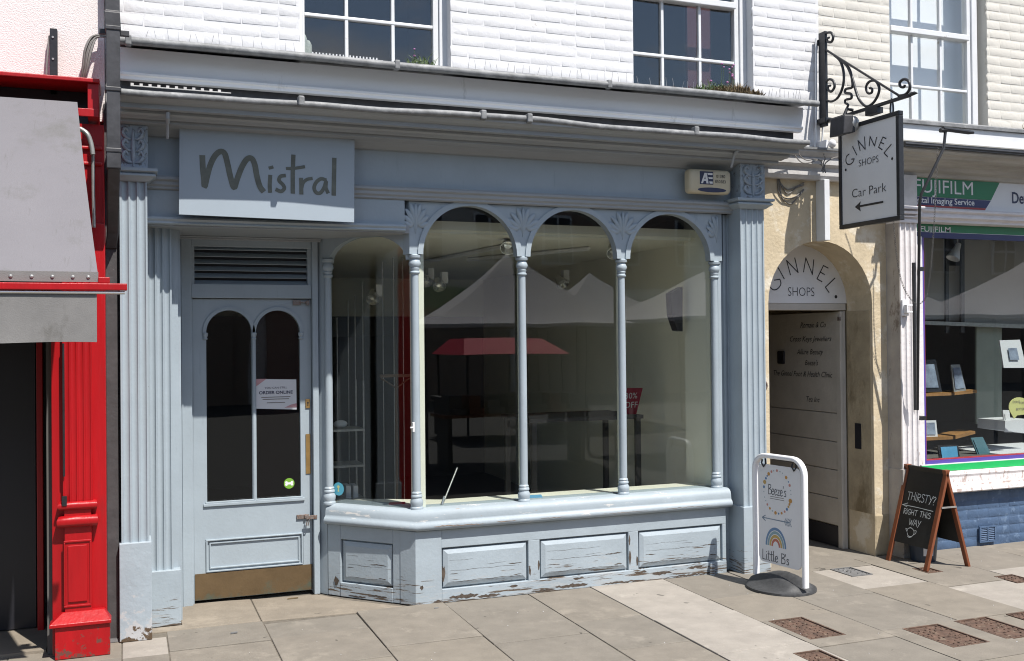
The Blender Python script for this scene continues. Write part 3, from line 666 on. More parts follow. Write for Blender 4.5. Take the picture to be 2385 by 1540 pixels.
# stall riser under it: backing, rails and stiles, raised panels
rz = .46
front = [(1.69, .06), (3.945, .06)]
ri = MB(); ri.prism_z([(1.245, .545), (1.70, .058), (3.945, .058), (3.945, .11), (1.72, .11), (1.28, .58)], 0, rz)
riser = obj('stall_riser', ri, M['blue_worn'], shop)
rl = MB()
rl.box(1.846, 3.935, .030, .058, .345, rz).box(1.846, 3.935, .026, .058, 0, .085)
for a, b in ((2.435, 2.515), (3.165, 3.240), (3.905, 3.935)): rl.box(a, b, .030, .058, .085, .345)
obj('riser_frame', rl, M['blue_worn'], riser, bev=.003)
obj('corner_post', MB().prism_z([(1.60, .115), (1.675, .022), (1.845, .022), (1.845, .058), (1.70, .059), (1.64, .118)], 0, rz), M['blue_worn'], riser, bev=.003)
def raised_panel(x0, x1, z0, z1, y, M4=None, mat_='blue_worn'):
    mb = MB(); g = .012; bv = .028
    o = [(x0+g, z0+g), (x1-g, z0+g), (x1-g, z1-g), (x0+g, z1-g)]; i = [(x0+g+bv, z0+g+bv), (x1-g-bv, z0+g+bv), (x1-g-bv, z1-g-bv), (x0+g+bv, z1-g-bv)]
    mb.loft([[(a, y+.016, b) for a, b in o], [(a, y-.002, b) for a, b in o], [(a, y-.0135, b) for a, b in i]], cap=True)
    # a shrunk board joint across the panel
    if M4: mb.xf(M4)
    rp = obj('raised_panel', mb, M[mat_], riser)
    r = random.Random(int(x0*991)); fk = MB(); yf = y-.0135
    def sliver(xa, xb, z, th):
        n = max(3, int((xb-xa)/.012)); up = []; dn = []
        for i in range(n+1):
            x = xa+(xb-xa)*i/n; e = max(0, math.sin(math.pi*i/n))**.4; zz = z+.0018*math.sin(x*37)+r.uniform(-.0009, .0009)
            up.append((x, yf-.0006, zz+th*e*r.uniform(.3, 1))); dn.append((x, yf-.0006, zz-th*e*r.uniform(.1, .7)))
        fk.add(up+dn, [(i, n+1+i, n+2+i, i+1) for i in range(n)])
    h = z1-z0
    sliver(x0+.05, x1-.06, z0+h*r.uniform(.40, .48), .0017); sliver(x0+.045, x0+(x1-x0)*r.uniform(.3, .7), z0+h*r.uniform(.62, .72), .0012)
    sliver(x1-r.uniform(.14, .18), x1-.045, z0+h*r.uniform(.44, .5), .0045); sliver(x0+.05, x0+r.uniform(.09, .16), z0+h*r.uniform(.30, .40), .004)
    sliver(x0+(x1-x0)*.5, x0+(x1-x0)*r.uniform(.62, .8), z0+h*r.uniform(.5, .6), .0012); sliver(x1-.11, x1-.05, z0+.05, .005); sliver(x0+.05, x1-.05, z0+.042, .0022)
    if M4: fk.xf(M4)
    obj('flaked_paint', fk, M['bare_wood'], rp, kind='stuff')
raised_panel(1.846, 2.435, .085, .345, .0425); raised_panel(2.515, 3.165, .085, .345, .0425); raised_panel(3.240, 3.905, .085, .345, .0425)
obj('pipe_stub', MB().lathe([(.017, 0), (.017, .075), (.010, .085)], 3.80, .0, 10), M['blue_worn'], riser, smooth=40)
# canted panel; local x runs from the door corner to the front corner
ca = math.atan2(.058-.545, 1.70-1.245); CL = math.hypot(.455, .487)
MC = Matrix.Translation((1.245, .545, 0)) @ Matrix.Rotation(ca, 4, 'Z')
cf = MB().box(0, .10, -.03, 0, 0, rz).box(.10, .50, -.03, 0, .37, rz).box(.10, .50, -.034, 0, 0, .09).box(.50, .565, -.03, 0, 0, rz).xf(MC)
obj('riser_frame', cf, M['blue_worn'], riser, bev=.003)
raised_panel(.10, .50, .09, .37, -.0155, MC)
rb_ = MB(); r9 = random.Random(21)
def base_flake(xa, xb, za, zb, y, M4=None):
    n = max(4, int((xb-xa)/.014)); q = MB(); up = []; dn = []
    for i in range(n+1):
        e = max(0, math.sin(math.pi*i/n))**.5; x = xa+(xb-xa)*i/n; m_ = (za+zb)/2+r9.uniform(-.003, .003)
        up.append((x, y, m_+(zb-za)/2*e*r9.uniform(.35, 1))); dn.append((x, y, m_-(zb-za)/2*e*r9.uniform(.35, 1)))
    q.add(up+dn, [(i, n+1+i, n+2+i, i+1) for i in range(n)])
    if M4: q.xf(M4)
    rb_.add(q.v, q.f)
for xa, xb, za, zb in ((1.89, 2.09, .012, .05), (2.08, 2.24, .006, .03), (2.3, 2.36, .05, .07), (2.45, 2.62, .004, .022), (2.62, 2.86, .008, .04), (2.75, 2.83, .06, .08), (2.95, 3.3, .004, .02), (3.2, 3.3, .055, .08), (3.34, 3.5, .03, .06), (3.45, 3.85, .004, .018), (3.62, 3.74, .05, .075)): base_flake(xa, xb, za, zb, .0253)
for xa, xb, za, zb in ((1.846, 1.87, .12, .25), (2.437, 2.452, .1, .2), (2.50, 2.514, .13, .23), (3.166, 3.185, .1, .24), (3.222, 3.238, .1, .2), (3.1665, 3.18, .24, .34)): base_flake(xa, xb, za, zb, .0292)
for xa, xb, za, zb in ((1.70, 1.725, .09, .13), (1.79, 1.845, .0, .03)): base_flake(xa, xb, za, zb, .0213)
for xa, xb, za, zb in ((.16, .3, .004, .02), (.33, .46, .02, .035), (.05, .09, .05, .15)): base_flake(xa, xb, za, zb, -.0348, MC)
obj('flaked_paint', rb_, M['bare_wood'], riser, kind='stuff')
rb_ = MB()
for xa, xb, za, zb in ((1.78, 1.95, .487, .496), (1.9, 2.12, .484, .490), (2.2, 2.34, .489, .497), (2.5, 2.7, .488, .492), (2.95, 3.3, .487, .490), (3.4, 3.8, .488, .491)): base_flake(xa, xb, za, zb, -.0158)
obj('flaked_lip', rb_, M['peel_brown'], ws, kind='stuff')
obj('bay_return', MB().prism_z([(1.175, .60), (1.222, .53), (1.255, .565), (1.255, .62)], 0, 2.33), M['blue'], shop)

# columns
def column(x, y):
    c = obj('window_column', MB().lathe([(.0255, .70), (.0265, .75), (.026, 1.5), (.0235, 2.075)], x, y, 18), M['blue'], shop, smooth=40)
    z = COLZ
    obj('column_base', MB().lathe([(.040, z), (.042, z+.012), (.040, z+.02), (.036, z+.024), (.041, z+.045), (.040, z+.06), (.033, z+.072), (.031, z+.078), (.036, z+.084), (.035, z+.094), (.030, z+.10), (.033, z+.108), (.026, z+.118)], x, y, 20), M['blue'], c, smooth=35)
    obj('column_capital', MB().lathe([(.024, 2.07), (.032, 2.078), (.033, 2.085), (.026, 2.092), (.028, 2.10), (.031, 2.108), (.027, 2.113), (.037, 2.128), (.039, 2.142), (.033, 2.158), (.027, 2.168), (.040, 2.176), (.042, 2.19), (.030, 2.197)], x, y, 20), M['blue'], c, smooth=35)
for x, y in C: column(x, y)
XE = C[4][0]
obj('half_column_strip', MB().box(XE+.023, XE+.05, .082, .14, .59, 2.53), M['blue'], shop, bev=.003)
obj('bay_jamb', MB().box(XE+.05, 4.03, .105, .15, 0, 2.53).box(XE+.075, XE+.09, .09, .105, .59, 2.53).box(XE+.11, XE+.12, .096, .105, .59, 2.53), M['blue'], shop)
for x, y in C[1:4]: obj('mullion', MB().box(x-.014, x+.014, y+.024, y+.055, .59, 2.2), M['cream_int'], shop)
obj('corner_mullion', MB().prism_z([(C[1][0]+.012, .128), (C[1][0]+.075, .150), (C[1][0]+.075, .195), (C[1][0]+.012, .205), (C[1][0]-.012, .175)], .56, 2.52), M['cream_int'], shop)

# arched heads
def arched_head(mb, x0, x1, ztop, ops, y0, y1, zs):
    xs = {x0, x1}
    for a, b, zsp, rise in ops:
        for k in range(21): xs.add(round((a+b)/2-(b-a)/2*math.cos(math.pi*k/20), 5))
    xs = sorted(xs)
    def low(x, side):
        for a, b, zsp, rise in ops:
            if a-1e-6 <= x <= b+1e-6:
                u = (x-(a+b)/2)/((b-a)/2); return zsp+rise*math.sqrt(max(0, 1-u*u))
        return zs
    for a, b in zip(xs, xs[1:]):
        if b-a < 1e-4: continue
        mid = (a+b)/2; inside = any(o[0] < mid < o[1] for o in ops)
        za, zb = (low(a, 1), low(b, -1)) if inside else (zs, zs)
        mb.prism([(a, y0, za), (b, y0, zb), (b, y0, ztop), (a, y0, ztop)], [(a, y1, za), (b, y1, zb), (b, y1, ztop), (a, y1, ztop)])
    return mb
def ring(mb, cx, cz, rx, rz_, w, y0, y1, n=28):
    o = []; i = []
    for k in range(n+1):
        t = math.pi-math.pi*k/n; c, s_ = math.cos(t), math.sin(t)
        i.append((cx+rx*c, cz+rz_*s_)); o.append((cx+(rx+w)*c, cz+(rz_+w)*s_))
    for k in range(n):
        q = [i[k], i[k+1], o[k+1], o[k]]; mb.prism([(a, y0, b) for a, b in q], [(a, y1, b) for a, b in q])
    return mb
SPZ = 2.197; R_ = .318
centres = [(a[0]+b[0])/2 for a, b in zip(C[1:], C[2:])]
ops = [(c-R_, c+R_, SPZ, R_) for c in centres]
head = obj('arched_head', arched_head(MB(), C[1][0]-.04, XE+.05, 2.53, ops, .066, .12, SPZ), M['blue'], shop)
for c in centres: obj('archivolt', ring(MB(), c, SPZ, R_, R_, .034, .055, .0658), M['blue'], head)
def acanthus(mb, x, ztop, ysurf, w, h, halfs=(-1, 1)):
    for s in halfs:
        for k in range(4):
            t = k/3; a = math.radians(10+52*t)
            L = h*(.95-.25*t); p0 = Vector((x, ysurf, ztop-h*.92)); d = Vector((s*math.sin(a)*w/h*1.6, 0, math.cos(a)))
            pts = [p0+Vector((0, .002, .03*k)), p0+d*L*.4+Vector((0, -.003, .01)), p0+d*L*.75+Vector((s*.006, -.006, 0)), p0+d*L+Vector((s*.012, -.001, -.016))]
            pts = [Vector((min(max(p.x, x-w), x+w), p.y, min(p.z, ztop-.006))) for p in pts]
            mb.tube(smooth_line(pts, 3), [.004, .009, .013, .015, .016, .016, .015, .012, .009, .005][:10], 6, flat=.5)
    mb.tube([(x, ysurf+.002, ztop-h), (x, ysurf-.004, ztop-h*.5), (x, ysurf-.006, ztop-.03), (x, ysurf, ztop-.01)], [.003, .010, .012, .004], 6)
for i, (x, y) in enumerate(C[1:]):
    mb = MB(); acanthus(mb, x if i < 3 else x+.008, 2.525, .064, .115 if 0 < i < 3 else .085, .20, (-1, 1) if i < 3 else (-1,))
    obj('carved_leaf', mb, M['blue'], head, smooth=60)
ch = MB(); arched_head(ch, 0.0, .675, 2.325, [(.045, .615, 2.165, .165)], -.018, .04, 2.165); MCH = Matrix.Translation((1.220, .552, 0)) @ Matrix.Rotation(math.atan2(CY-.535, C[1][0]-1.238), 4, 'Z')
obj('canted_arched_head', ch.xf(MCH), M['blue'], shop)
obj('corner_block', MB().prism_z([(C[1][0]-.066, .125), (C[1][0]-.0405, .0655), (C[1][0]-.0401, .0655), (C[1][0]-.0401, .14), (C[1][0]-.04, .17)], SPZ, 2.53), M['blue'], shop)
# glass
for a, b in zip(C[1:], C[2:]):
    obj('pane', MB().box(a[0]+.012, b[0]-.012, .124, .129, .575, 2.53), M['glass'], shop)
obj('pane', MB().box(-.31, .31, -.0025, .0025, .575, 2.325).xf(MCH @ Matrix.Translation((.33, .018, 0)) @ Matrix.Rotation(math.radians(-4.2), 4, 'Z')), M['glass'], shop)
x_, z_ = PY(962, 995, .06)
obj('window_catch', MB().box(x_-.006, x_+.008, .045, .07, z_-.03, z_+.03).tube([(x_, .05, z_-.002), (x_-.022, .045, z_-.002)], .006, 8), M['white_paint'], shop, bev=.002)

# ---------------------------------------------------------------- doorway and door
DY = .60
df = MB(); df.box(.305, .385, DY-.03, DY+.09, 0, 2.325).box(1.140, 1.178, DY-.04, DY+.09, 0, 2.325).box(.385, 1.140, DY-.02, DY+.09, 1.935, 2.025).box(.385, 1.140, DY-.02, DY+.09, 2.262, 2.325)
frame = obj('door_frame', df, M['blue'], shop, bev=.004)
obj('door_stop', MB().box(.385, .394, DY+.005, DY+.05, 0, 1.935).box(.325, .333, DY-.036, DY-.03, 0, 2.32), M['blue'], frame)
vent = obj('louvre_vent', MB().box(.385, .405, DY-.012, DY+.06, 2.025, 2.262).box(1.115, 1.140, DY-.012, DY+.06, 2.025, 2.262).box(.405, 1.115, DY+.055, DY+.06, 2.025, 2.262), M['blue'], shop)
obj('vent_dark_sheet', MB().box(.406, 1.114, DY+.045, DY+.054, 2.03, 2.26), M['frame_black'], vent)  # black sheet put in for the shade behind the slats
for k in range(6):
    z = 2.030+.0445*k
    obj('slat', MB().prism_x([(DY-.004, z-.006), (DY+.004, z-.010), (DY+.042, z+.016), (DY+.036, z+.021)], .405, 1.115), M['blue'], vent)
door = obj('door', MB().box(.395, .462, DY+.01, DY+.052, .022, 1.93).box(1.078, 1.137, DY+.01, DY+.052, .022, 1.93).box(.462, 1.078, DY+.01, DY+.052, .022, .195)
           .box(.462, 1.078, DY+.01, DY+.052, .40, .625).box(.462, 1.078, DY+.014, DY+.045, .195, .40), M['blue'], shop)
dh = MB(); arched_head(dh, .462, 1.078, 1.93, [(.475, .757, 1.715, .143), (.783, 1.065, 1.715, .143)], DY+.01, DY+.05, .625)
obj('door_arched_head', dh, M['blue'], door)
dr = MB(); ring(dr, .616, 1.715, .141, .143, .022, DY+.002, DY+.0095); ring(dr, .924, 1.715, .141, .143, .022, DY+.002, DY+.0095)
for x in (.770, .468, 1.072): dr.lathe([(.012, 1.67), (.017, 1.675), (.012, 1.685), (.017, 1.695), (.019, 1.712), (.012, 1.716)], x, DY+.012, 12)
obj('arch_moulding', dr, M['blue'], door)
obj('glazing_mullion', MB().lathe([(.0125, .63), (.013, 1.67)], .770, DY+.014, 14), M['blue'], door, smooth=40)
for a, b in ((.475, .757), (.783, 1.065)): obj('pane', MB().box(a-.004, b+.004, DY+.034, DY+.039, .62, 1.862), M['glass'], door)
mo = MB()
for o_, pr in ((0, .012), (.02, .006)):
    a, b, c, d = .466+o_, 1.074-o_, .196+o_, .402-o_; y0 = DY+.01-pr
    mo.box(a, b, y0, DY+.02, d-.009, d).box(a, b, y0, DY+.02, c, c+.009).box(a, a+.009, y0, DY+.02, c+.009, d-.009).box(b-.009, b, y0, DY+.02, c+.009, d-.009)
for a, b in ((.452, 1.088),): mo.box(a, b, DY-.002, DY+.02, .612, .630).box(a+.012, b-.012, DY+.003, DY+.02, .630, .641)
obj('panel_moulding', mo, M['blue'], door, bev=.002)
obj('kick_plate', MB().box(.398, 1.134, DY+.003, DY+.0095, .026, .190), M['brass'], door)
obj('lock_plate', MB().box(1.098, 1.128, DY+.003, DY+.0095, 1.215, 1.275), M['gold'], door, bev=.002)
kh = MB(); plk = Plane2((1.113, DY+.003, 1.245), (1, 0, 0), (0, 0, 1)); disc(kh, plk, 0, .006, .006); flat(kh, plk, [(-.003, -.014), (.003, -.014), (.002, .004), (-.002, .004)], .0013)
obj('keyhole', kh, M['frame_black'], door)
obj('push_plate', MB().box(1.098, 1.128, DY+.004, DY+.0095, .785, 1.045), M['gold'], door, label='plain brown push plate below the lock')
hs = MB().box(1.035, 1.115, DY-.001, DY+.0095, .492, .520).box(1.09, 1.16, DY-.045, DY-.0405, .494, .518).box(1.085, 1.10, DY-.012, DY-.001, .496, .516)
hs.tube([(1.098, DY-.02, .505), (1.098, DY-.03, .485), (1.092, DY-.03, .455), (1.104, DY-.028, .452), (1.11, DY-.03, .48), (1.108, DY-.02, .502)], .0045, 6)
obj('hasp_lock', hs, M['steel'], door, bev=.002)
obj('door_closer', MB().box(1.02, 1.07, DY-.008, DY+.01, 1.895, 1.925).box(1.07, 1.12, DY-.012, DY-.006, 1.908, 1.916).box(1.105, 1.125, DY-.014, DY+.01, 1.893, 1.922), M['steel'], door)
# ---------------------------------------------------------------- inside the shop
obj('bounce_floor', MB().box(1.0, 4.16, .70, 3.3, 0.001, .006), M['bounce_pale'], shop)  # unseen pale sheet added to bounce sunlight up to the ceiling
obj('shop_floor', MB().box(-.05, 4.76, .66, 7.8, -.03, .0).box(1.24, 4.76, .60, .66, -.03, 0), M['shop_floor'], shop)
obj('shop_ceiling', MB().box(-.05, 4.76, .36, 7.6, 2.405, 2.44), M['cream_int'], shop)
obj('bulkhead_board', MB().box(1.3, 3.90, .335, .359, 2.385, 2.445).box(1.3, 3.87, .350, .359, 2.365, 2.385), M['cream_int'], shop)
obj('shop_side_wall', MB().box(4.17, 4.232, .50, 7.6, 0, 2.405).box(3.90, 3.95, .152, .50, 0, 2.75).box(3.95, 4.17, .46, .50, 0, 2.405), M['cream_int'], shop)
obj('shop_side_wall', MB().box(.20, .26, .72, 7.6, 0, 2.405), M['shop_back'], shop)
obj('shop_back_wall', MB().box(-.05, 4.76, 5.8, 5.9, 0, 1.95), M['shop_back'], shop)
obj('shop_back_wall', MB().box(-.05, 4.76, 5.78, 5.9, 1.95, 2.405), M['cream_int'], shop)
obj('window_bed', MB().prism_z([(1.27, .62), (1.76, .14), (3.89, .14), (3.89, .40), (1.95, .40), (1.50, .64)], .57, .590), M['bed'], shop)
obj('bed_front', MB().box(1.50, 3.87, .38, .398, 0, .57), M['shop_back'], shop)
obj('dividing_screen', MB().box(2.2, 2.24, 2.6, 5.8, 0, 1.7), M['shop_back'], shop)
obj('red_wall_panel', MB().box(1.2, 1.9, 4.2, 4.25, 0, 2.1), M['red_room'], shop)
tr = thing('track_light', 'ceiling track with white spotlights inside the blue shop', 'track light', (2.2, 1.2, 2.4))
ax, az = PY(985, 690, 3.0); bx, bz = PY(1200, 600, 1.1)
obj('track', MB().tube([(ax, 3.0, 2.385), (bx, 1.1, 2.385)], .018, 6), M['plastic_white'], tr)
obj('track', MB().tube([(2.9, 2.6, 2.385), (3.5, 1.3, 2.385)], .018, 6), M['plastic_white'], tr)
def spot(px, py, y, s, tilt):
    x, z = PY(px, py, y)
    c = obj('spotlight', MB().lathe([(.01, .06), (.03, .055), (.045, .0), (.058, -.05), (.055, -.05), (.03, -.01), (.001, -.005)], 0, 0, 16).xf(Matrix.Translation((x, y, z)) @ Euler((math.radians(-48), math.radians(tilt), 0)).to_matrix().to_4x4()), M['chrome'], tr, smooth=40)
    obj('driver_box', MB().box(x+.03, x+.085, y, y+.06, z+.0, z+.10), M['plastic_white'], c)
for a in ((1022, 660, 2.3, 1, 10), (1183, 570, .95, 1, 25), (1306, 655, 2.2, 1, -10), (1428, 582, 1.0, 1, 20), (990, 650, 2.6, 1, 0), (868, 690, 2.4, 1, 10)): spot(*a)
rk = thing('display_rack', 'metal display rack with shelves seen through the canted window', 'display rack', (1.7, 1.6, 0))
yb = 1.55
x0, z0 = PY(768, 1002, yb); x1, _ = PY(850, 1002, yb)
for z in (PY(800, 1002, yb)[1], PY(800, 1086, yb)[1], PY(800, 1165, yb)[1], .22): obj('shelf', MB().box(x0-.1, x1, yb, yb+.3, z-.012, z+.004), M['galv'], rk)
for x in (x0-.1, x1-.012): obj('upright', MB().box(x, x+.012, yb+.01, yb+.022, 0, 1.35).box(x, x+.012, yb+.28, yb+.292, 0, 1.35), M['galv'], rk)
RAILS = ['leftmost and shortest', 'second from the left,', 'third from the left,', 'middle', 'third from the right, taller', 'second from the right,', 'rightmost and tallest']
for k, (px, top) in enumerate(((786, 740), (812, 700), (828, 690), (846, 660), (893, 610), (918, 600), (940, 600))):
    x, _ = PY(px, 900, 1.9); o = obj('streak_rail', MB().tube([(x, 1.9, .3), (x, 1.9, PY(px, top, 1.9)[1])], .0045, 6), M['galv'])  # thin tubes added for the mirrored streaks in the canted glass
    tag(o, RAILS[k]+' thin upright rail added for a mirrored streak in the canted window', 'rail', 'rails added for mirrored streaks in the canted window')
cr_ = thing('clothes_rail', 'wooden T shaped clothes rail behind the canted window', 'clothes rail', (1.9, 1.5, 0))
x0, z0 = PY(885, 874, 1.4); x1, _ = PY(985, 874, 1.4); xm, _ = PY(924, 1000, 1.4)
obj('crossbar', MB().box(x0, x1, 1.39, 1.43, z0-.018, z0+.004), M['wood_dark'], cr_); obj('post', MB().tube([(xm, 1.41, 0.02), (xm, 1.41, z0-.02)], .010, 8).tube([(xm, 1.41, z0-.10), (xm-.12, 1.41, z0-.02)], .006, 6).tube([(xm, 1.41, z0-.10), (xm+.12, 1.41, z0-.02)], .006, 6), M['wood_dark'], cr_)
bx = MB(); x, z = PY(796, 995, 1.6); bx.ball((x, 1.65, z+.02), .055, .05, .03)
tag(obj('white_bag', bx, M['paper'], smooth=60), 'white crumpled bag on the top shelf of the metal rack', 'bag')
for k, (px, py) in enumerate(((829, 1150), (812, 1150))):
    x, z = PY(px, py, 1.6); tag(obj('white_file', MB().box(x-.018, x+.018, 1.6, 1.75, z-.05, z+.06), M['paper']), ['white box file at the right of the lower rack shelf', 'white box file at the left of the lower rack shelf'][k], 'file')
sq = thing('squeegee', 'long handled window squeegee leaning in the blue shop window', 'squeegee', (2.0, .25, .57))
ya = .19; xa, _ = PY(1033, 1175, ya); xb, zb = PY(1065, 1090, ya+.12)
obj('handle', MB().tube([(xa+.006, ya, .62), (xb, ya+.12, zb)], .005, 8), M['galv'], sq); obj('head', MB().tube([(xa-.012, ya-.01, .592), (xa+.006, ya, .645)], [.012, .006], 8), M['chrome'], sq)
y = .23; x, _ = PY(1238, 1165, y)
fr = MB().prism_z([(x-.07, y-.03), (x+.06, y-.05), (x+.10, y+.07), (x-.04, y+.08)], .591, .594); tag(obj('blue_leaflet', fr, M['card_blue']), 'blue leaflet lying on the window bed behind the second column', 'leaflet')
y = .34; x, _ = PY(925, 1180, y); tag(obj('red_leaflet', MB().prism_z([(x-.06, y-.02), (x+.04, y-.04), (x+.06, y+.02), (x-.04, y+.04)], .591, .598), M['sale_red']), 'crumpled red leaflet lying on the canted window bed', 'leaflet')
sl_ = thing('sale_card', 'red sale card standing on the table in the blue shop', 'sale card', (3.6, 1.3, .9))
ps = [hit(px, py, (0, 1.35, 0), (0, 1, 0)) for px, py in ((1462, 904), (1497, 904), (1482, 966), (1450, 966))]
obj('card', MB().prism([tuple(p) for p in ps], [tuple(p+Vector((0, .012, 0))) for p in ps]), M['sale_red'], sl_)
ps2 = Plane2((ps[3].x, 1.35, ps[3].z), (1, 0, 0), (0, 0, 1))
text('lettering', '30%', .07, M['letter_white'], sl_, ps2, .02, .13, shear=.1); text('lettering', 'OFF', .07, M['letter_white'], sl_, ps2, .015, .055, shear=.1)
tb = thing('shop_table', 'low pale table inside the blue shop carrying the red sale card', 'table', (3.4, 1.5, 0))
zt = ps[3].z
obj('table_top', MB().box(2.95, 3.95, 1.25, 1.9, zt-.03, zt), M['shop_back'], tb)
for x in (2.99, 3.91):
    for y in (1.28, 1.87): obj('leg', MB().box(x-.02, x+.02, y-.02, y+.02, 0, zt-.03), M['shop_back'], tb)
sp_ = thing('wall_speaker', 'black speaker hung on the right wall of the blue shop', 'speaker', (3.8, .52, 1.9))
q = [PY(*p, .42) for p in ((1563, 683), (1590, 668), (1590, 772), (1578, 770), (1566, 735))]
obj('cabinet', MB().prism_y(q, .42, .50), M['frame_black'], sp_)

# ---------------------------------------------------------------- signs on the blue shop
sb = thing('shop_sign', 'pale grey shop sign board with brush lettering above the blue door', 'sign', (.8, -.03, 2.4))
YB = -.056
cn = [PY(*p, YB) for p in ((416.5, 500), (825, 518.5), (826, 325.5), (418, 296.5))]
obj('board', MB().prism_y(cn, YB, -.0505), M['sign_grey'], sb, bev=.002)
pb = Plane2((0, YB, 0), (1, 0, 0), (0, 0, 1)); zk = zoomed(700, 400, .58445)
Z = lambda pts: [pb.px(*zk(p)) for p in pts]
lm = MB()
for pts, w in (([(187, 388), (190, 460), (198, 540), (203, 592), (218, 530), (240, 450), (272, 385), (308, 354), (340, 368), (360, 440), (380, 530), (404, 600), (424, 545), (455, 465), (490, 408), (522, 400), (545, 440), (560, 520), (580, 590), (602, 622)], .0200),
               ([(652, 520), (648, 580), (650, 628)], .0145), ([(646, 466), (668, 460)], .0115),
               ([(752, 518), (722, 524), (712, 552), (738, 580), (748, 606), (725, 626), (694, 614)], .0135),
               ([(810, 382), (806, 500), (806, 634)], .0155), ([(764, 470), (820, 468), (884, 458)], .0115),
               ([(862, 540), (864, 590), (864, 640)], .0150), ([(866, 610), (878, 566), (905, 544), (936, 538)], .0120),
               ([(1030, 548), (1000, 540), (968, 562), (952, 600), (966, 634), (995, 636), (1020, 600), (1034, 556), (1032, 600), (1046, 634)], .0135),
               ([(1090, 404), (1088, 520), (1086, 648)], .0165)):
    stroke(lm, pb, Z(pts), w*1.62)
obj('lettering', flat_mesh(lm, 'lettering'), M['letter_olive'], sb)
al = thing('alarm_box', 'beige alarm box with dark blue emblem at the right end of the frieze', 'alarm box', (3.8, -.03, 2.7))
c0 = [PY(*p, -.065) for p in ((1606, 446), (1704, 455), (1704, 397), (1607, 392))]
mx = sum(p[0] for p in c0)/4; mz = sum(p[1] for p in c0)/4
def rrect(x0, x1, z0, z1, r, n=5):
    out = []
    for cx, cz, a0 in ((x1-r, z0+r, -90), (x1-r, z1-r, 0), (x0+r, z1-r, 90), (x0+r, z0+r, 180)):
        for k in range(n+1): a = math.radians(a0+90*k/n); out.append((cx+r*math.cos(a), cz+r*math.sin(a)))
    return out
ax0, ax1, az0, az1 = c0[0][0], c0[1][0], (c0[0][1]+c0[1][1])/2, (c0[2][1]+c0[3][1])/2
rr = lambda e: rrect(ax0+e, ax1-e, az0+e, az1-e, .028)
obj('casing', MB().loft([[(x, -.002, z) for x, z in rr(0)], [(x, -.045, z) for x, z in rr(0)], [(x, -.060, z) for x, z in rr(.006)], [(x, -.066, z) for x, z in rr(.018)]]), M['beige'], al, smooth=50)
pa = Plane2((0, -.0665, 0), (1, 0, 0), (0, 0, 1)); w_ = ax1-ax0; h_ = az1-az0
em = MB(); flat(em, pa, [(ax0+.24*w_, az0+.36*h_), (ax0+.56*w_, az0+.36*h_), (ax0+.56*w_, az0+.90*h_), (ax0+.24*w_, az0+.90*h_)], .0006)
disc(em, pa, ax0+.53*w_, az0+.14*h_, .34*w_, .0006, 24, .10*h_)
obj('emblem', flat_mesh(em, 'emblem'), M['letter_navy'], al)
e2 = MB(); bx0, bz0, bw, bh = ax0+.25*w_, az0+.40*h_, .30*w_, .46*h_
for q in ([(.06, .0), (.22, 0), (.46, .95), (.34, .95)], [(.34, .95), (.52, .95), (.66, 0), (.48, 0)], [(.24, .22), (.56, .22), (.53, .38), (.28, .38)], [(.60, .78), (.98, .78), (.98, .95), (.56, .95)], [(.68, .42), (.98, .42), (.98, .58), (.63, .58)], [(.74, 0), (.98, 0), (.98, .2), (.72, .2)]):
    _h[0] += 1; flat(e2, pa, [(bx0+a*bw, bz0+b*bh) for a, b in q], .0010+.00008*(_h[0] % 7))
obj('emblem_letters', flat_mesh(e2, 'emblem_letters'), M['letter_white'], al)
text('lettering', '01380', .031, M['letter_dark'], al, pa, ax0+.63*w_, az0+.66*h_, sx=.95, h=.0008); text('lettering', '850583', .031, M['letter_dark'], al, pa, ax0+.60*w_, az0+.44*h_, sx=.95, h=.0008)
# door notices
nd = thing('door_notice', 'white order online notice stuck inside the blue door glass', 'notice', (.92, .63, 1.2))
yn = DY+.0325
n0 = [PY(*p, yn) for p in ((594, 952), (691, 954), (690, 884), (594, 883))]
obj('sheet', MB().prism_y(n0, yn, yn+.0012), M['paper'], nd)
pn = Plane2((n0[0][0], yn, n0[0][1]), (1, 0, 0), (0, 0, 1)); nw = n0[1][0]-n0[0][0]; nh = n0[3][1]-n0[0][1]
text('lettering', 'YOU CAN STILL', .017, M['letter_navy'], nd, pn, nw/2, nh*.66, 'CENTER', sx=1.2)
text('lettering', 'ORDER ONLINE', .028, M['letter_navy'], nd, pn, nw/2, nh*.48, 'CENTER', bold=.02, sx=1.08)
lines = MB()
for v, a, b in ((.36, .15, .85), (.29, .18, .82), (.17, .28, .72)): flat(lines, pn, [(a*nw, v*nh), (b*nw, v*nh), (b*nw, v*nh+.005), (a*nw, v*nh+.005)])
obj('small_print', flat_mesh(lines, 'small_print'), M['wire'], nd)
for q in ([(0, nh), (0, nh*.72), (nw*.1, nh*.82), (nw*.28, nh)], [(nw, 0), (nw, nh*.14), (nw*.86, nh*.1), (nw*.7, 0)]):
    pk = MB(); flat(pk, pn, q); obj('pink_corner', flat_mesh(pk, 'pink_corner'), M['pinkpaper'], nd)
def sticker(name, px, py, y, r, m, lab, plane=None):
    t = thing(name, lab, 'sticker', (0, 0, 0)); pl = plane or Plane2((0, y, 0), (1, 0, 0), (0, 0, 1)); u, v = pl.px(px, py)
    mb = MB(); n = 24; mb.prism([pl.at(u+r*math.cos(2*math.pi*i/n), v+r*math.sin(2*math.pi*i/n), 0) for i in range(n)], [pl.at(u+r*math.cos(2*math.pi*i/n), v+r*math.sin(2*math.pi*i/n), .001) for i in range(n)])
    obj('disc', mb, m, t); return t, pl, u, v
t, pl, u, v = sticker('bone_sticker', 673.5, 1126, DY+.0325, .0345, M['sticker_green'], 'green round sticker with a white bone low on the door glass')
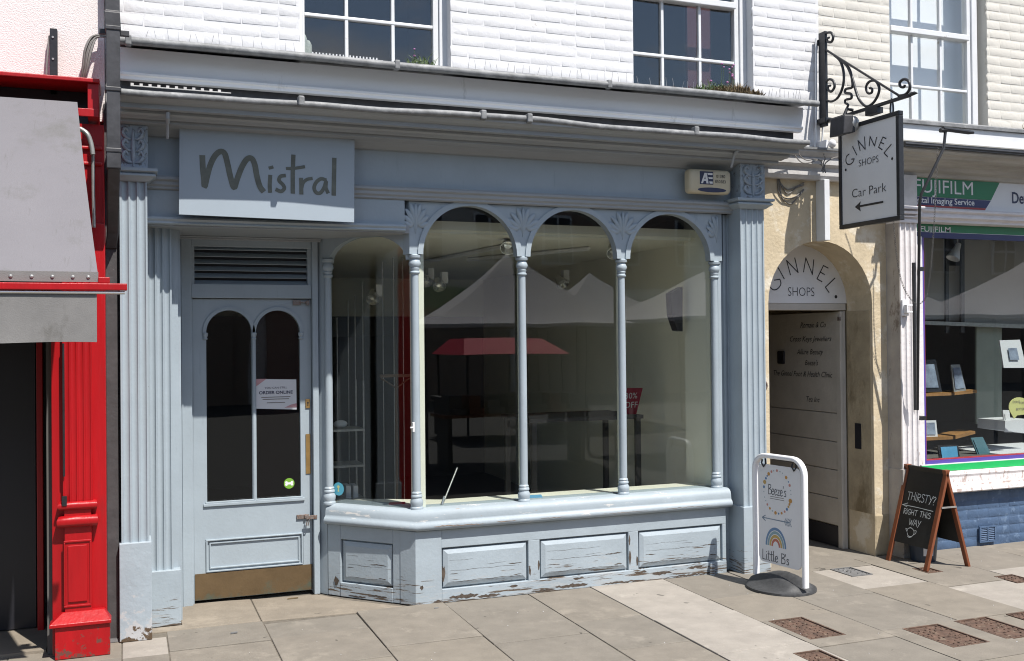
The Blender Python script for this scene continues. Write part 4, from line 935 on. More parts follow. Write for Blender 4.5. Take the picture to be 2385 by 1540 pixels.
bn = MB(); flat(bn, pl, [(u-.017, v-.007), (u+.017, v-.007), (u+.017, v+.007), (u-.017, v+.007)], .0016)
for a, b in ((-.018, -.007), (-.018, .007), (.018, -.007), (.018, .007)): _h[0] += 1; disc(bn, pl, u+a, v+b, .0085, .0017+.0001*(_h[0] % 5))
obj('bone_mark', flat_mesh(bn, 'bone_mark'), M['letter_white'], t)
cd = (MCH.to_3x3() @ Matrix.Rotation(math.radians(-4.2), 3, 'Z') @ Vector((1, 0, 0))); co = MCH @ Matrix.Translation((.33, .018, 0)) @ Matrix.Rotation(math.radians(-4.2), 4, 'Z') @ Vector((0, -.0035, 0))
t, pl, u, v = sticker('round_sticker', 788.5, 1139, 0, .043, M['sticker_blue'], 'light blue round sticker low on the canted window', Plane2(co, cd, (0, 0, 1)))
bn = MB(); flat(bn, pl, [(u-.006, v-.018), (u+.006, v-.018), (u+.004, v+.004), (u-.004, v+.004)], .0016); disc(bn, pl, u, v+.014, .010, .0018)
obj('yellow_mark', flat_mesh(bn, 'yellow_mark'), M['yellow'], t)

# ---------------------------------------------------------------- passage archway
gin = thing('passage_archway', 'limewashed stone wall with the arched passage doorway', 'archway', (4.8, .2, 0))
SW = .045
aw = MB(); arched_head(aw, 4.20, 5.40, 2.82, [(4.322, 5.252, 1.895, .465)], SW, .33, 1.895); aw.box(4.20, 4.322, SW, .33, 0, 1.895).box(5.252, 5.40, SW, .33, 0, 1.895)
obj('stone_wall', aw, M['stone'], gin)
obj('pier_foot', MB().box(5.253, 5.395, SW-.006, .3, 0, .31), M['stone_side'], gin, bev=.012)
obj('arch_reveal_facing', MB().box(5.2475, 5.2518, SW+.03, .33, .31, 1.85), M['stone_side'], gin)  # thin darker brown facing over the right reveal
cg = [(SW, 2.80), (-.012, 2.80), (-.030, 2.828), (-.030, 2.856), (-.02, 2.862), (-.02, 2.885), (-.058, 2.905), (-.058, 2.948), (-.05, 2.953), (-.085, 2.99), (-.085, 3.012), (SW, 3.03)]
obj('moulded_ledge', MB().prism_x(cg, 4.20, 5.46), M['moulding_stone'], gin)
obj('lead_cover', MB().prism_x([(-.095, 3.004), (-.095, 3.020), (SW, 3.038), (SW, 3.031)], 4.19, 5.46), M['lead'], gin)
obj('wall_above', MB().box(4.2, 5.46, SW+.02, .3, 2.82, 3.1), M['dark_room'], gin)
ty = MB(); n = 28
ty.prism_y([(4.787+.47*math.cos(math.pi*k/n), 1.912+.47*math.sin(math.pi*k/n)) for k in range(n+1)], .331, .345)
tsg = thing('arch_sign', 'white half round sign with arched lettering inside the passage arch', 'sign', (4.8, .33, 1.9))
obj('board', ty, M['sign_white'], tsg)
pt = Plane2((0, .331, 0), (1, 0, 0), (0, 0, 1)); zk = zoomed(2900, 900, .45455)
lt = MB()
for pts, cv in (([(432, 486), (482, 478)], 0), ([(482, 478), (490, 520), (466, 558), (430, 572), (400, 552), (386, 528)], 1), ([(460, 365), (520, 475)], 0), ([(575, 440), (540, 313)], 0), ([(540, 313), (642, 420)], 0), ([(642, 420), (612, 290)], 0),
                ([(690, 415), (710, 290)], 0), ([(710, 290), (768, 436)], 0), ([(768, 436), (780, 306)], 0), ([(865, 358), (808, 475)], 0), ([(865, 358), (906, 380)], 0), ([(838, 416), (874, 436)], 0), ([(808, 475), (852, 500)], 0), ([(966, 468), (882, 548)], 0), ([(882, 548), (914, 595)], 0)):
    stroke(lt, pt, [pt.px(*zk(p)) for p in pts], .0085, curve=bool(cv))
u, v = pt.px(*zk((975, 632))); disc(lt, pt, u, v, .0135)
obj('lettering', flat_mesh(lt, 'lettering'), M['letter_dark'], tsg)
u, v = pt.px(*zk((550, 625))); text('lettering', 'SHOPS', .098, M['letter_dark'], tsg, pt, u, v, bold=-.014, sx=.86)
obj('lintel_beam', MB().box(4.30, 5.245, .335, .42, 1.858, 1.911), M['passage_white'], gin, bev=.003)
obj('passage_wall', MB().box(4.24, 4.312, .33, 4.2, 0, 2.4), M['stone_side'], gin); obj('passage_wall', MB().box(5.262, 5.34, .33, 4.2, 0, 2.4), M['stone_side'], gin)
obj('passage_ceiling', MB().box(4.24, 5.34, .345, 4.2, 2.38, 2.45), M['passage_white'], gin); obj('passage_end', MB().box(4.24, 5.34, 4.2, 4.25, 0, 2.45), M['dark_room'], gin)
gate = obj('gate_leaf', MB().box(5.222, 5.245, .345, 1.75, .0, 1.85), M['passage_white'], gin)
zs_ = [.168, .384, .604, .826, 1.051, 1.85]
for a, b in zip(zs_, zs_[1:]): obj('plank', MB().box(5.205, 5.2215, .40, 1.75, a+.003, b-.003), M['passage_white'], gate, bev=.003)
obj('stile', MB().box(5.196, 5.2215, .345, .396, 0, 1.85), M['passage_white'], gate, bev=.003)
obj('kick_board', MB().box(5.200, 5.2215, .40, 1.75, .004, .162), M['frame_black'], gate)
pg = Plane2((5.2045, 0, 0), (0, -1, 0), (0, 0, 1))
zk = zoomed(2950, 1150, .7471)
for s, p, q, size in (('Romain & Co', (335, 216), (472, 214), .064), ('Cross Keys Jewellers', (278, 290), (500, 284), .062), ('Allure Beauty', (318, 358), (460, 356), .062), ("Beeze's", (360, 416), (430, 416), .062), ('The Ginnel Foot & Health Clinic', (190, 470), (503, 478), .064), ('Tea Inc', (365, 610), (436, 612), .062)):
    a = pg.px(*zk(p)); b = pg.px(*zk(q)); key = text('lettering', s, size, M['letter_dark'], gate, pg, a[0], a[1], shear=.32, ang=math.atan2(b[1]-a[1], b[0]-a[0])*.3)
    w = max(vv.co.y for vv in key.data.vertices)-min(vv.co.y for vv in key.data.vertices); want = b[0]-a[0]
    yc = pg.at(a[0], 0).y
    for vv in key.data.vertices: vv.co.y = yc+(vv.co.y-yc)*want/w
y, z = PX(*zk((235, 375)), 5.2); obj('handle_plate', MB().box(5.185, 5.2045, y-.05, y+.045, z-.055, z+.055), M['frame_black'], gate, bev=.01)
y, z = PX(*zk((545, 168)), 5.2); obj('bolt', MB().box(5.19, 5.2045, y-.012, y+.012, z-.015, z+.015), M['steel'], gate)
obj('letter_slot', MB().box(5.243, 5.2545, .178, .246, .79, .985), M['frame_black'], gin)
obj('trunking', MB().box(4.748, 4.795, -.055, SW, 2.355, 2.80), M['white_paint'], gin, bev=.004)
bl = MB().lathe([(.042, 0), (.042, .008), (.030, .016), (.024, .010), (.012, .010), (.010, .02), (.001, .022)], 0, 0, 20).xf(Matrix.Translation((4.262, SW, 1.306)) @ Matrix.Rotation(math.radians(90), 4, 'X'))
tag(obj('bell_push', bl, M['steel'], smooth=40), 'round bronze bell push on the stone beside the blue pilaster', 'bell push')
# cables around the passage cornice
def cable(name, pts, r, lab, m='wire', cat='cable', group=None): return tag(obj(name, MB().tube(smooth_line([Vector(p) for p in pts], 5), r, 6), M[m], smooth=60), lab, cat, group)
zk = zoomed(3000, 550, .3247)
for k, pts in enumerate(([(345, 470), (375, 560), (460, 640), (560, 610), (665, 560)], [(350, 480), (385, 590), (465, 690), (570, 620), (665, 585)], [(345, 480), (350, 650), (420, 745), (540, 740), (660, 640)], [(360, 500), (390, 730), (490, 818), (560, 770), (665, 645)])):
    cable('loose_cable', [(*[PY(*zk(p), SW-.008)[0]], SW-.008, PY(*zk(p), SW-.008)[1]) for p in pts], .0045, ['upper', 'second from the top,', 'third from the top,', 'lowest and deepest'][k]+' thin grey cable drooping over the passage arch', group='cables drooping over the arch')
zz_ = []
for k, pts in enumerate(([(520, 150), (560, 230), (640, 310), (740, 310), (830, 280), (900, 290)], [(580, 150), (620, 230), (700, 280), (800, 270), (880, 300), (900, 440)], [(400, 190), (480, 160), (590, 145)], [(930, 440), (920, 340), (960, 290), (1040, 250), (1095, 245)], [(905, 200), (925, 260), (905, 320), (920, 420)], [(860, 330), (900, 360), (880, 410), (920, 380), (890, 330)])):
    cable('loose_cable', [(PY(*zk(p), -.11)[0], -.11, PY(*zk(p), -.11)[1]) for p in pts], .0045, ['long looped grey cable from the cornice end to the ledge', 'grey cable running down past the trunking top', 'short grey cable under the end of the blue cornice', 'grey cable curling up towards the hanging sign', 'grey cable dropping straight from the dome lamp', 'knotted grey cable at the head of the white trunking'][k], group='cables on the passage ledge')
dl = thing('dome_lamp', 'small white dome lamp on the ledge above the passage', 'lamp', (4.82, -.05, 3.05))
x, z = PY(*zk((985, 85)), -.06); obj('dome', MB().ball((x, -.085, z), .028, .03, .032), M['plastic_white'], dl, smooth=60); obj('base', MB().box(x-.045, x-.02, -.07, .04, z-.03, z+.03), M['plastic_white'], dl, bev=.005)
for k, (px, w) in enumerate(((800, .014), (885, .012))):
    x0_, z0_ = PY(*zk((px, 150)), W-.02); cable('wall_conduit', [(x0_, W-.022, 3.04), (x0_+.012, W-.022, 3.3), (x0_+.02, W-.022, 3.85)], w*.6, ['white conduit climbing the wall left of the iron bracket', 'white conduit climbing the wall behind the iron bracket'][k], 'white_paint', 'conduit')

# ---------------------------------------------------------------- iron bracket and hanging sign
BX = 4.78
zk = zoomed(3100, 0, .61672)
def yz(p): y, z = PX(*zk(p), BX); return Vector((BX, y, z))
br = thing('sign_bracket', 'black wrought iron bracket with scrolls above the passage', 'bracket', (BX, 0, 3.2))
obj('wall_post', MB().box(BX-.011, BX+.011, -.055, .02, 3.19, 3.885).box(BX-.03, BX+.03, -.07, .049, 3.215, 3.25).box(BX-.015, BX+.015, .02, .049, 3.80, 3.84), M['black_iron'], br, bev=.003)
obj('arm', MB().box(BX-.011, BX+.011, -.885, -.05, 3.211, 3.233), M['black_iron'], br, bev=.003)
obj('tie_bar', MB().tube([yz((332, 325)), yz((800, 618))], .0085, 8), M['black_iron'], br)
for nm, pts in (('scroll', [(328, 215), (362, 212), (377, 240), (366, 272), (342, 270), (338, 252), (352, 244)]),
                ('scroll', [(385, 360), (425, 400), (446, 480), (440, 560), (410, 630), (370, 658), (332, 652)]),
                ('scroll', [(330, 640), (330, 545), (348, 516), (376, 524), (386, 562), (366, 594), (345, 582), (346, 560), (360, 556)]),
                ('scroll', [(430, 395), (468, 430), (500, 505), (520, 575), (545, 645), (590, 690), (632, 672), (664, 625), (676, 572), (652, 526), (612, 530), (590, 566), (602, 604), (626, 602), (630, 578), (614, 572)]),
                ('wavy_drop', [(450, 405), (485, 455), (500, 520), (500, 566), (460, 578), (456, 602), (492, 610), (494, 638), (458, 648), (456, 668), (474, 680), (468, 698)]),
                ('end_curl', [(800, 622), (846, 612), (874, 574), (868, 530), (838, 514), (810, 534), (814, 562), (836, 566), (842, 550)])):
    q = smooth_line([yz(p) for p in pts], 6); n = len(q)
    obj(nm, MB().tube(q, [.0095 if i < n*.7 else .0085 for i in range(n)], 8, up=(1, 0, 0)), M['black_iron'], br, smooth=60)
obj('leaf_tip', MB().tube([yz((865, 618)), yz((888, 610)), yz((905, 605)), yz((928, 605))], [.008, .014, .012, .001], 8), M['black_iron'], br, smooth=60)
hs_ = thing('hanging_sign', 'white hanging sign in a black frame with a car park arrow', 'sign', (BX, -.5, 2.42))
sx0, sx1, sz0, sz1 = -.80, -.195, 2.418, 3.142
fb = MB(); t_ = .030
for a in ((sx0, sx1, sz0, sz0+t_), (sx0, sx1, sz1-t_, sz1)): fb.box(BX-.02, BX+.02, a[0], a[1], a[2], a[3])
for a in ((sx0, sx0+t_), (sx1-t_, sx1)): fb.box(BX-.02, BX+.02, a[0], a[1], sz0+t_, sz1-t_)
obj('frame', fb, M['black_iron'], hs_, bev=.004)
obj('panel', MB().box(BX-.012, BX+.012, sx0+.02, sx1-.02, sz0+.02, sz1-.02), M['sign_white'], hs_)
for y in (-.268, -.716): obj('hanger', MB().tube(smooth_line([(BX, y-.012, 3.135), (BX, y-.014, 3.18), (BX, y, 3.236), (BX, y+.014, 3.18), (BX, y+.012, 3.135)], 4), .006, 6), M['black_iron'], hs_)
ph = Plane2((BX-.0125, 0, 0), (0, -1, 0), (0, 0, 1)); zk2 = zoomed(3000, 550, .3247)
lh = MB()
for pts, cv in (([(1222, 205), (1192, 232), (1182, 285), (1200, 328), (1240, 328), (1272, 298), (1284, 264)], 1), ([(1284, 264), (1252, 268)], 0), ([(1264, 112), (1316, 216)], 0), ([(1358, 165), (1330, 38)], 0), ([(1330, 38), (1420, 146)], 0), ([(1420, 146), (1412, -8)], 0),
                ([(1470, 106), (1480, -12)], 0), ([(1480, -12), (1535, 106)], 0), ([(1535, 106), (1562, -2)], 0), ([(1637, -4), (1584, 122)], 0), ([(1637, -4), (1678, 14)], 0), ([(1612, 62), (1650, 78)], 0), ([(1584, 122), (1630, 152)], 0), ([(1742, 84), (1652, 192)], 0), ([(1652, 192), (1696, 238)], 0)):
    stroke(lh, ph, [ph.px(*zk2(p)) for p in pts], .0075, curve=bool(cv))
for p in ((1180, 400), (1752, 262)): u, v = ph.px(*zk2(p)); disc(lh, ph, u, v, .0095)
stroke(lh, ph, [ph.px(*zk2(p)) for p in ((1355, 848), (1640, 794))], .014, curve=False)
flat(lh, ph, [ph.px(*zk2(p)) for p in ((1293, 858), (1366, 912), (1352, 848), (1366, 786))], .0014)
obj('lettering', flat_mesh(lh, 'lettering'), M['letter_dark'], hs_)
for s, p, q, size in (('SHOPS', (1338, 362), (1580, 290), .068), ('Car Park', (1252, 748), (1672, 668), .088)):
    a = ph.px(*zk2(p)); b = ph.px(*zk2(q)); o = text('lettering', s, size, M['letter_dark'], hs_, ph, a[0], a[1], bold=-.012)
    ys_ = [vv.co.y for vv in o.data.vertices]; k = (b[0]-a[0])/(max(ys_)-min(ys_)); y0 = ph.at(a[0], 0).y
    for vv in o.data.vertices: vv.co.y = y0+(vv.co.y-y0)*k
fl = thing('floodlight', 'small dark floodlight clamped to the bracket arm over the hanging sign', 'floodlight', (BX-.08, -.33, 3.1))
obj('housing', MB().prism([(BX-.13, -.40, 3.19), (BX-.13, -.25, 3.19), (BX-.14, -.25, 3.055), (BX-.14, -.40, 3.055)], [(BX-.07, -.42, 3.19), (BX-.07, -.27, 3.19), (BX-.05, -.27, 3.07), (BX-.05, -.42, 3.07)]), M['black_pipe'], fl, bev=.006)
obj('lamp_back', MB().ball((BX-.045, -.385, 3.135), .045, .045, .055), M['galv'], fl, smooth=60)
obj('clamp', MB().tube([(BX-.08, -.33, 3.19), (BX-.05, -.33, 3.25), (BX, -.33, 3.245)], .012, 8).box(BX-.02, BX+.03, -.60, -.48, 3.17, 3.21), M['black_iron'], fl)
# ---------------------------------------------------------------- cream building with the photo shop
cb = thing('cream_building', 'cream painted brick building with a green signed photo shop below', 'building', (6.3, .3, 0))
W3 = (5.46, 6.435, 3.2, 5.2)
cw = obj('upper_wall', wall_with_openings(4.80, 9.2, W+.006, W+.26, 2.9, 6.4, [W3]), M['cream_brick'], cb)
bricks(cw, 4.80, 7.3, 3.03, 4.55, W, [W3, (5.35, 7.4, 2.9, 3.22)], M['cream_brick'], off=.05)
obj('roof', MB().box(4.8, 9.2, W+.006, 8, 6.4, 6.5), M['lead'], cb)
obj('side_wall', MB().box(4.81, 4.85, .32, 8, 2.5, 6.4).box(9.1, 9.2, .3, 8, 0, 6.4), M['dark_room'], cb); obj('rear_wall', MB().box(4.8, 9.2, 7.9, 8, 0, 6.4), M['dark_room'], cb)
sash(cb, 5.46, 6.335, 3.15, 5.2, .15, [5.745, 6.035], [3.605, 4.42], 4.025)
obj('window_blind', MB().box(5.42, 6.44, .30, .305, 3.1, 5.2), M['blind'], cb)
obj('upper_floor', MB().box(4.85, 9.1, .32, 7.9, 2.75, 2.95), M['dark_room'], cb)
XF0, XF1 = 5.37, 9.2
obj('lead_flat', MB().prism_x([(W+.006, 3.285), (-.17, 3.264), (-.186, 3.252), (-.186, 3.229), (-.17, 3.228), (W+.006, 3.26)], XF0-.15, XF1), M['lead'], cb)
obj('fascia_board', MB().box(XF0-.15, XF1, -.165, -.12, 3.118, 3.227), M['white_paint'], cb, bev=.003)
obj('fascia_moulding', MB().prism_x([(-.165, 3.117), (-.19, 3.112), (-.19, 3.10), (-.165, 3.095), (-.165, 3.085), (-.12, 3.085), (-.12, 3.117)], XF0-.15, XF1), M['white_paint'], cb)
PF = [(-.30, 3.01), (-.285, 2.995), (-.25, 2.985), (-.235, 2.97), (-.15, 2.965), (-.14, 2.945), (-.095, 2.935), (-.08, 2.91), (-.04, 2.895), (-.025, 2.87), (0, 2.865), (.04, 2.865), (.04, 3.085), (-.15, 3.085), (-.17, 3.05), (-.30, 3.035)]
obj('cornice', MB().prism_x(PF, XF0-.1, XF1), M['fuji_cornice'], cb)
obj('blind_box', MB().box(XF0-.12, XF1, -.325, -.285, 3.022, 3.058).tube([(XF0-.12, -.31, 3.04), (XF1, -.31, 3.03)], .02, 8), M['black_iron'], cb)
obj('frieze_board', MB().box(5.38, XF1, 0.004, .05, 2.63, 2.87), M['sign_white'], cb)
obj('frieze_backing', MB().box(5.38, XF1, .105, .32, 2.53, 2.9), M['dark_room'], cb)
obj('mid_moulding', MB().prism_x([(.003, 2.632), (-.03, 2.632), (-.045, 2.62), (-.045, 2.608), (-.02, 2.595), (-.02, 2.582), (-.03, 2.575), (-.03, 2.562), (0, 2.548), (0, 2.53), (.07, 2.522), (.07, 2.632)], 5.56, XF1), M['fuji_white'], cb)
pf = Plane2((0, .003, 0), (1, 0, 0), (0, 0, 1)); zk = zoomed(3500, 400, .32463)
fs = thing('photo_sign', 'green and navy photo shop sign on the cream building frieze', 'sign', (6.0, 0, 2.7))
def flatpx(m, pts, h, nm='strip'):
    mb = MB(); uv = [pf.px(*zk(p)) for p in pts]
    mb.prism([pf.at(a, b, 0) for a, b in uv], [pf.at(a, b, h) for a, b in uv]); return obj(nm, mb, M[m], fs)
flatpx('green', [(440, 938), (1530, 1020), (1426, 1236), (440, 1180)], .004, 'green_field')
flatpx('navy', [(440, 1186), (1422, 1243), (1366, 1334), (440, 1284)], .004, 'navy_strip')
flatpx('sign_red', [(440, 1287), (1364, 1337), (1352, 1358), (440, 1305)], .004, 'red_strip')
def fit_text(nm, s, m, par, pl, a, b, size, bold=.0, h=.006, shear=0.0, spacing=1.0):
    o = text(nm, s, size, m, par, pl, 0, 0, bold=bold, h=h, shear=shear, spacing=spacing); me = o.data
    us = [pl.uv(v.co)[0] for v in me.vertices]; k = (b[0]-a[0])/(max(us)-min(us)); sl = (b[1]-a[1])/(b[0]-a[0]); u0 = min(us)
    for v in me.vertices:
        uu, vv = pl.uv(v.co); v.co = pl.at(a[0]+(uu-u0)*k, a[1]+vv+(uu-u0)*k*sl, h)
    return o
A_ = pf.px(*zk((482, 1135))); B_ = pf.px(*zk((1200, 1190)))
fit_text('lettering', 'FUJIFILM', M['letter_white'], fs, pf, (A_[0], A_[1]), (B_[0], A_[1]), .148, bold=0)
A_ = pf.px(*zk((430, 1262))); B_ = pf.px(*zk((1218, 1300)))
fit_text('lettering', 'Digital Imaging Service', M['letter_white'], fs, pf, (A_[0], A_[1]), (B_[0], A_[1]), .066, bold=.014)
A_ = pf.px(*zk((1680, 1270))); text('lettering', 'Developing', .125, M['letter_navy'], fs, pf, A_[0], A_[1], bold=.02, sx=.86)
# pilaster of the photo shop
fp = obj('pilaster', fluted(5.392, 5.552, -.10, .66, 2.50, 3, depth=.014, back=.14), M['fuji_white'], cb, smooth=40)
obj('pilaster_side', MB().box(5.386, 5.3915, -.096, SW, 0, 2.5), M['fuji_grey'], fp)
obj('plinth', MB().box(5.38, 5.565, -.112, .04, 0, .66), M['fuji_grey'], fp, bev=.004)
cap = MB()
for z0, z1, e in ((2.50, 2.525, .008), (2.54, 2.552, .016), (2.565, 2.585, .03), (2.60, 2.622, .045)): cap.box(5.392-e, 5.552+e, -.10-e, .04, z0, z1)
cap.box(5.40, 5.545, -.095, .04, 2.50, 2.62); obj('capital', cap, M['fuji_white'], fp, bev=.003)
obj('console_block', MB().box(5.395, 5.60, -.06, .04, 2.622, 2.87), M['moulding_stone'], fp, bev=.004)
# shop window
obj('green_band', MB().box(5.62, XF1, .076, .10, 2.462, 2.522), M['green'], cb); obj('navy_band', MB().box(5.62, XF1, .074, .10, 2.415, 2.4585), M['navy'], cb); obj('white_line', MB().box(5.62, XF1, .075, .10, 2.459, 2.4615), M['sign_white'], cb)
pb2 = Plane2((0, .0755, 0), (1, 0, 0), (0, 0, 1)); zk3 = zoomed(3500, 700, .58441)
A_ = pb2.px(*zk3((310, 386))); B_ = pb2.px(*zk3((516, 390))); fit_text('lettering', 'FUJIFILM', M['letter_white'], cb, pb2, A_, (B_[0], A_[1]), .060, bold=.006, h=.0015)
obj('window_jamb', MB().box(5.56, 5.735, .045, .16, .66, 2.42), M['fuji_white'], cb); obj('white_bead', MB().box(5.7355, 5.748, .055, .16, .66, 2.414), M['white_paint'], cb)
obj('violet_frame', MB().box(5.7485, 5.775, .066, .14, .66, 2.414).box(5.776, XF1, .066, .14, .658, .686), M['purple'], cb, bev=.002)
obj('red_bead', MB().box(5.7755, 5.780, .070, .12, .6865, 2.414).box(5.7805, XF1, .070, .12, .6865, .692), M['sign_red'], cb)
obj('shop_window_pane', MB().box(5.7805, XF1, .10, .105, .6925, 2.42), M['glass'], cb)
obj('green_strip', MB().box(5.70, XF1, .036, .10, .602, .652), M['bright_green'], cb); obj('white_line', MB().box(5.70, XF1, .040, .10, .6525, .6575), M['white_paint'], cb)
obj('shop_sill', MB().prism_x([(.06, .60), (-.005, .598), (-.012, .575), (-.004, .556), (-.004, .512), (-.016, .50), (-.016, .487), (-.058, .476), (-.062, .452), (-.05, .442), (.06, .442)], 5.566, XF1), M['fuji_white'], cb, bev=.002)
sw_ = obj('stall_wall', MB().box(5.566, XF1, .012, .09, 0, .4415), M['blue_wall'], cb)
bricks(sw_, 5.57, 7.4, .006, .40, .0065, [], M['blue_wall'], off=.03)
gr = obj('air_grille', MB().box(6.22, 6.235, -.012, .001, .03, .155).box(6.375, 6.39, -.012, .001, .03, .155).box(6.235, 6.375, -.012, .001, .03, .04).box(6.235, 6.375, -.012, .001, .145, .155).box(6.298, 6.312, -.012, .001, .04, .145), M['blue_wall'], cb)
for x0, x1 in ((6.236, 6.297), (6.313, 6.374)):
    for k in range(7): z = .044+.0145*k; obj('slat', MB().prism_x([(-.002, z), (-.010, z+.001), (-.004, z+.009), (.0005, z+.009)], x0, x1), M['blue_wall'], gr)
obj('shop_floor', MB().box(5.46, 9.1, .11, 5, .60, .655), M['dark_room'], cb); obj('shop_back_wall', MB().box(5.46, 9.1, 3.0, 3.1, 0, 2.75), M['shop_back'], cb)
obj('shop_side_wall', MB().box(5.46, 5.52, .17, 3.0, 0, 2.75), M['shop_back'], cb); obj('shop_ceiling', MB().box(5.46, 9.1, .33, 3.0, 2.6, 2.66), M['dark_room'], cb)
zk = zoomed(3600, 1300, .45463)
def quad(px, y, m, name, par, th=.012, lean=0.0, h=0.0):
    q = [Vector((*[PY(*zk(p), y)[0]], y-h, PY(*zk(p), y)[1])) for p in px]; zmin = min(p.z for p in q)
    for p in q: p.y += (p.z-zmin)*lean
    return obj(name, MB().prism([tuple(p) for p in q], [(p.x, p.y+th, p.z) for p in q]), M[m], par)
def inset(px, e):
    cx = sum(p[0] for p in px)/len(px); cy = sum(p[1] for p in px)/len(px); return [(cx+(p[0]-cx)*e, cy+(p[1]-cy)*e) for p in px]
zkb = zoomed(2880, 600, 1.2184)
for px, m, y in (([(640, 560), (742, 556), (742, 270), (640, 270)], 'panel_beige', .95), ([(803, 565), (1060, 575), (1060, 270), (803, 270)], 'panel_beige', .95), ([(842, 900), (925, 905), (925, 575), (842, 575)], 'panel_van', 1.0), ([(752, 560), (792, 560), (792, 380), (752, 380)], 'panel_beige', 1.0)):
    q = [PY(*zkb(p), y) for p in px]; obj('back_panel', MB().prism_y(q, y, y+.02), M[m], cb)  # the grey green one stands in for a van mirrored in the pane
q = [PY(*zkb(p), .93) for p in ((742, 600), (752, 600), (752, 270), (742, 270))]; obj('panel_post', MB().prism_y(q, .93, .95), M['frame_black'], cb)
q = [PY(*zkb(p), .93) for p in ((792, 600), (803, 600), (803, 270), (792, 270))]; obj('panel_post', MB().prism_y(q, .93, .95), M['frame_black'], cb)
q = [PY(*zkb(p), .9) for p in ((640, 572), (1060, 588), (1060, 575), (640, 560))]; obj('panel_ledge', MB().prism_y(q, .9, .97), M['galv'], cb)
for px, y, lab in (([(150, 632), (452, 620), (452, 595), (150, 602)], .52, 'left upper wooden shelf in the photo shop window'), ([(480, 618), (676, 598), (676, 570), (480, 592)], .60, 'right upper wooden shelf in the photo shop window'), ([(150, 1022), (466, 1006), (466, 980), (150, 990)], .52, 'left lower wooden shelf in the photo shop window'), ([(488, 1004), (662, 958), (662, 934), (488, 970)], .60, 'right lower wooden shelf in the photo shop window')):
    t = thing('wooden_shelf', lab, 'shelf', (0, 0, 0), group='wooden shelves in the photo shop window'); q = [PY(*zk(p), y) for p in px]
    obj('board', MB().prism([(a, y, b) for a, b in q], [(a+.02, y+.20, b) for a, b in q]), M['wood'], t)
for px, y, fm, pm, e, lab in (([(150, 592), (370, 590), (340, 302), (150, 318)], .54, 'frame_black', 'photo_grey', .72, 'large black framed print on the left upper shelf'),
                         ([(476, 594), (584, 576), (548, 348), (470, 352)], .62, 'galv', 'photo_grey', .78, 'narrow silver framed print on the right upper shelf'),
                         ([(180, 985), (332, 982), (330, 841), (180, 844)], .54, 'paper', 'photo_grey', .74, 'pale square print on the left lower shelf'),
                         ([(352, 1190), (528, 1168), (522, 1056), (345, 1064)], .30, 'frame_black', 'card_blue', .80, 'blue card in a dark frame at the window foot'),
                         ([(690, 1160), (806, 1146), (745, 988), (640, 996)], .42, 'card_teal', 'card_teal', .8, 'leaning teal card at the window foot'),
                         ([(914, 378), (1110, 378), (1080, 130), (900, 136)], .36, 'paper', 'photo_grey', .42, 'large white mounted print hung right in the window'),
                         ([(925, 945), (985, 945), (980, 752), (925, 750)], .5, 'paper', 'paper', .7, 'plain white mount standing on the white cloth')):
    t = thing('framed_print', lab, 'framed print', (0, 0, 0), group='prints in the photo shop window')
    quad(px, y, fm, 'frame', t, lean=.12); quad(inset(px, e), y, pm, 'print', t, th=.002, lean=.12, h=.004)
t = thing('white_cloth', 'white cloth over a small stand right in the photo shop window', 'cloth', (0, 0, 0)); quad([(925, 930), (1150, 960), (1150, 830), (925, 842)], .48, 'paper', 'cloth_drop', t, th=.3)
q = MB(); x, z = PY(*zk((925, 1130)), .25); q.box(x, x+.9, .2, .9, .656, .664); tag(obj('window_cloth', q, M['paper']), 'white cloth spread over the right of the photo shop window floor', 'cloth')
t = thing('speech_card', 'yellow speech bubble card in the photo shop window', 'card', (0, 0, 0))
sp = [(958+70+72*math.cos(a)*1.0, 720-82*math.sin(a)) for a in [math.radians(d) for d in range(-45, 226, 18)]]+[(1000, 815), (1060, 808)]
sp = [(1050+92*math.cos(math.radians(d)), 722-85*math.sin(math.radians(d))) for d in range(-50, 220, 15)]+[(1005, 826), (1030, 796)]
quad(sp, .33, 'yellow', 'card', t, th=.006)
ps_ = Plane2((0, .329, 0), (1, 0, 0), (0, 0, 1))
for s, p in (('DONT', (990, 688)), ('FOR', (1050, 696)), ('BETTER', (1020, 752))): u, v = ps_.px(*zk(p)); text('lettering', s, .028, M['wire'], t, ps_, u, v)
t = thing('window_lamp', 'white spotlight hanging at the top of the photo shop window', 'spotlight', (0, 0, 0)); x, z = PY(2224, 590, .35)
obj('shade', MB().lathe([(.02, .09), (.028, .04), (.055, -.05), (.05, -.05), (.001, .02)], 0, 0, 14).xf(Matrix.Translation((x, .35, z)) @ Matrix.Rotation(math.radians(28), 4, 'Y')), M['plastic_white'], t, smooth=40); obj('stem', MB().tube([(x+.03, .35, z+.06), (x+.03, .35, z+.25)], .006, 6), M['plastic_white'], t)
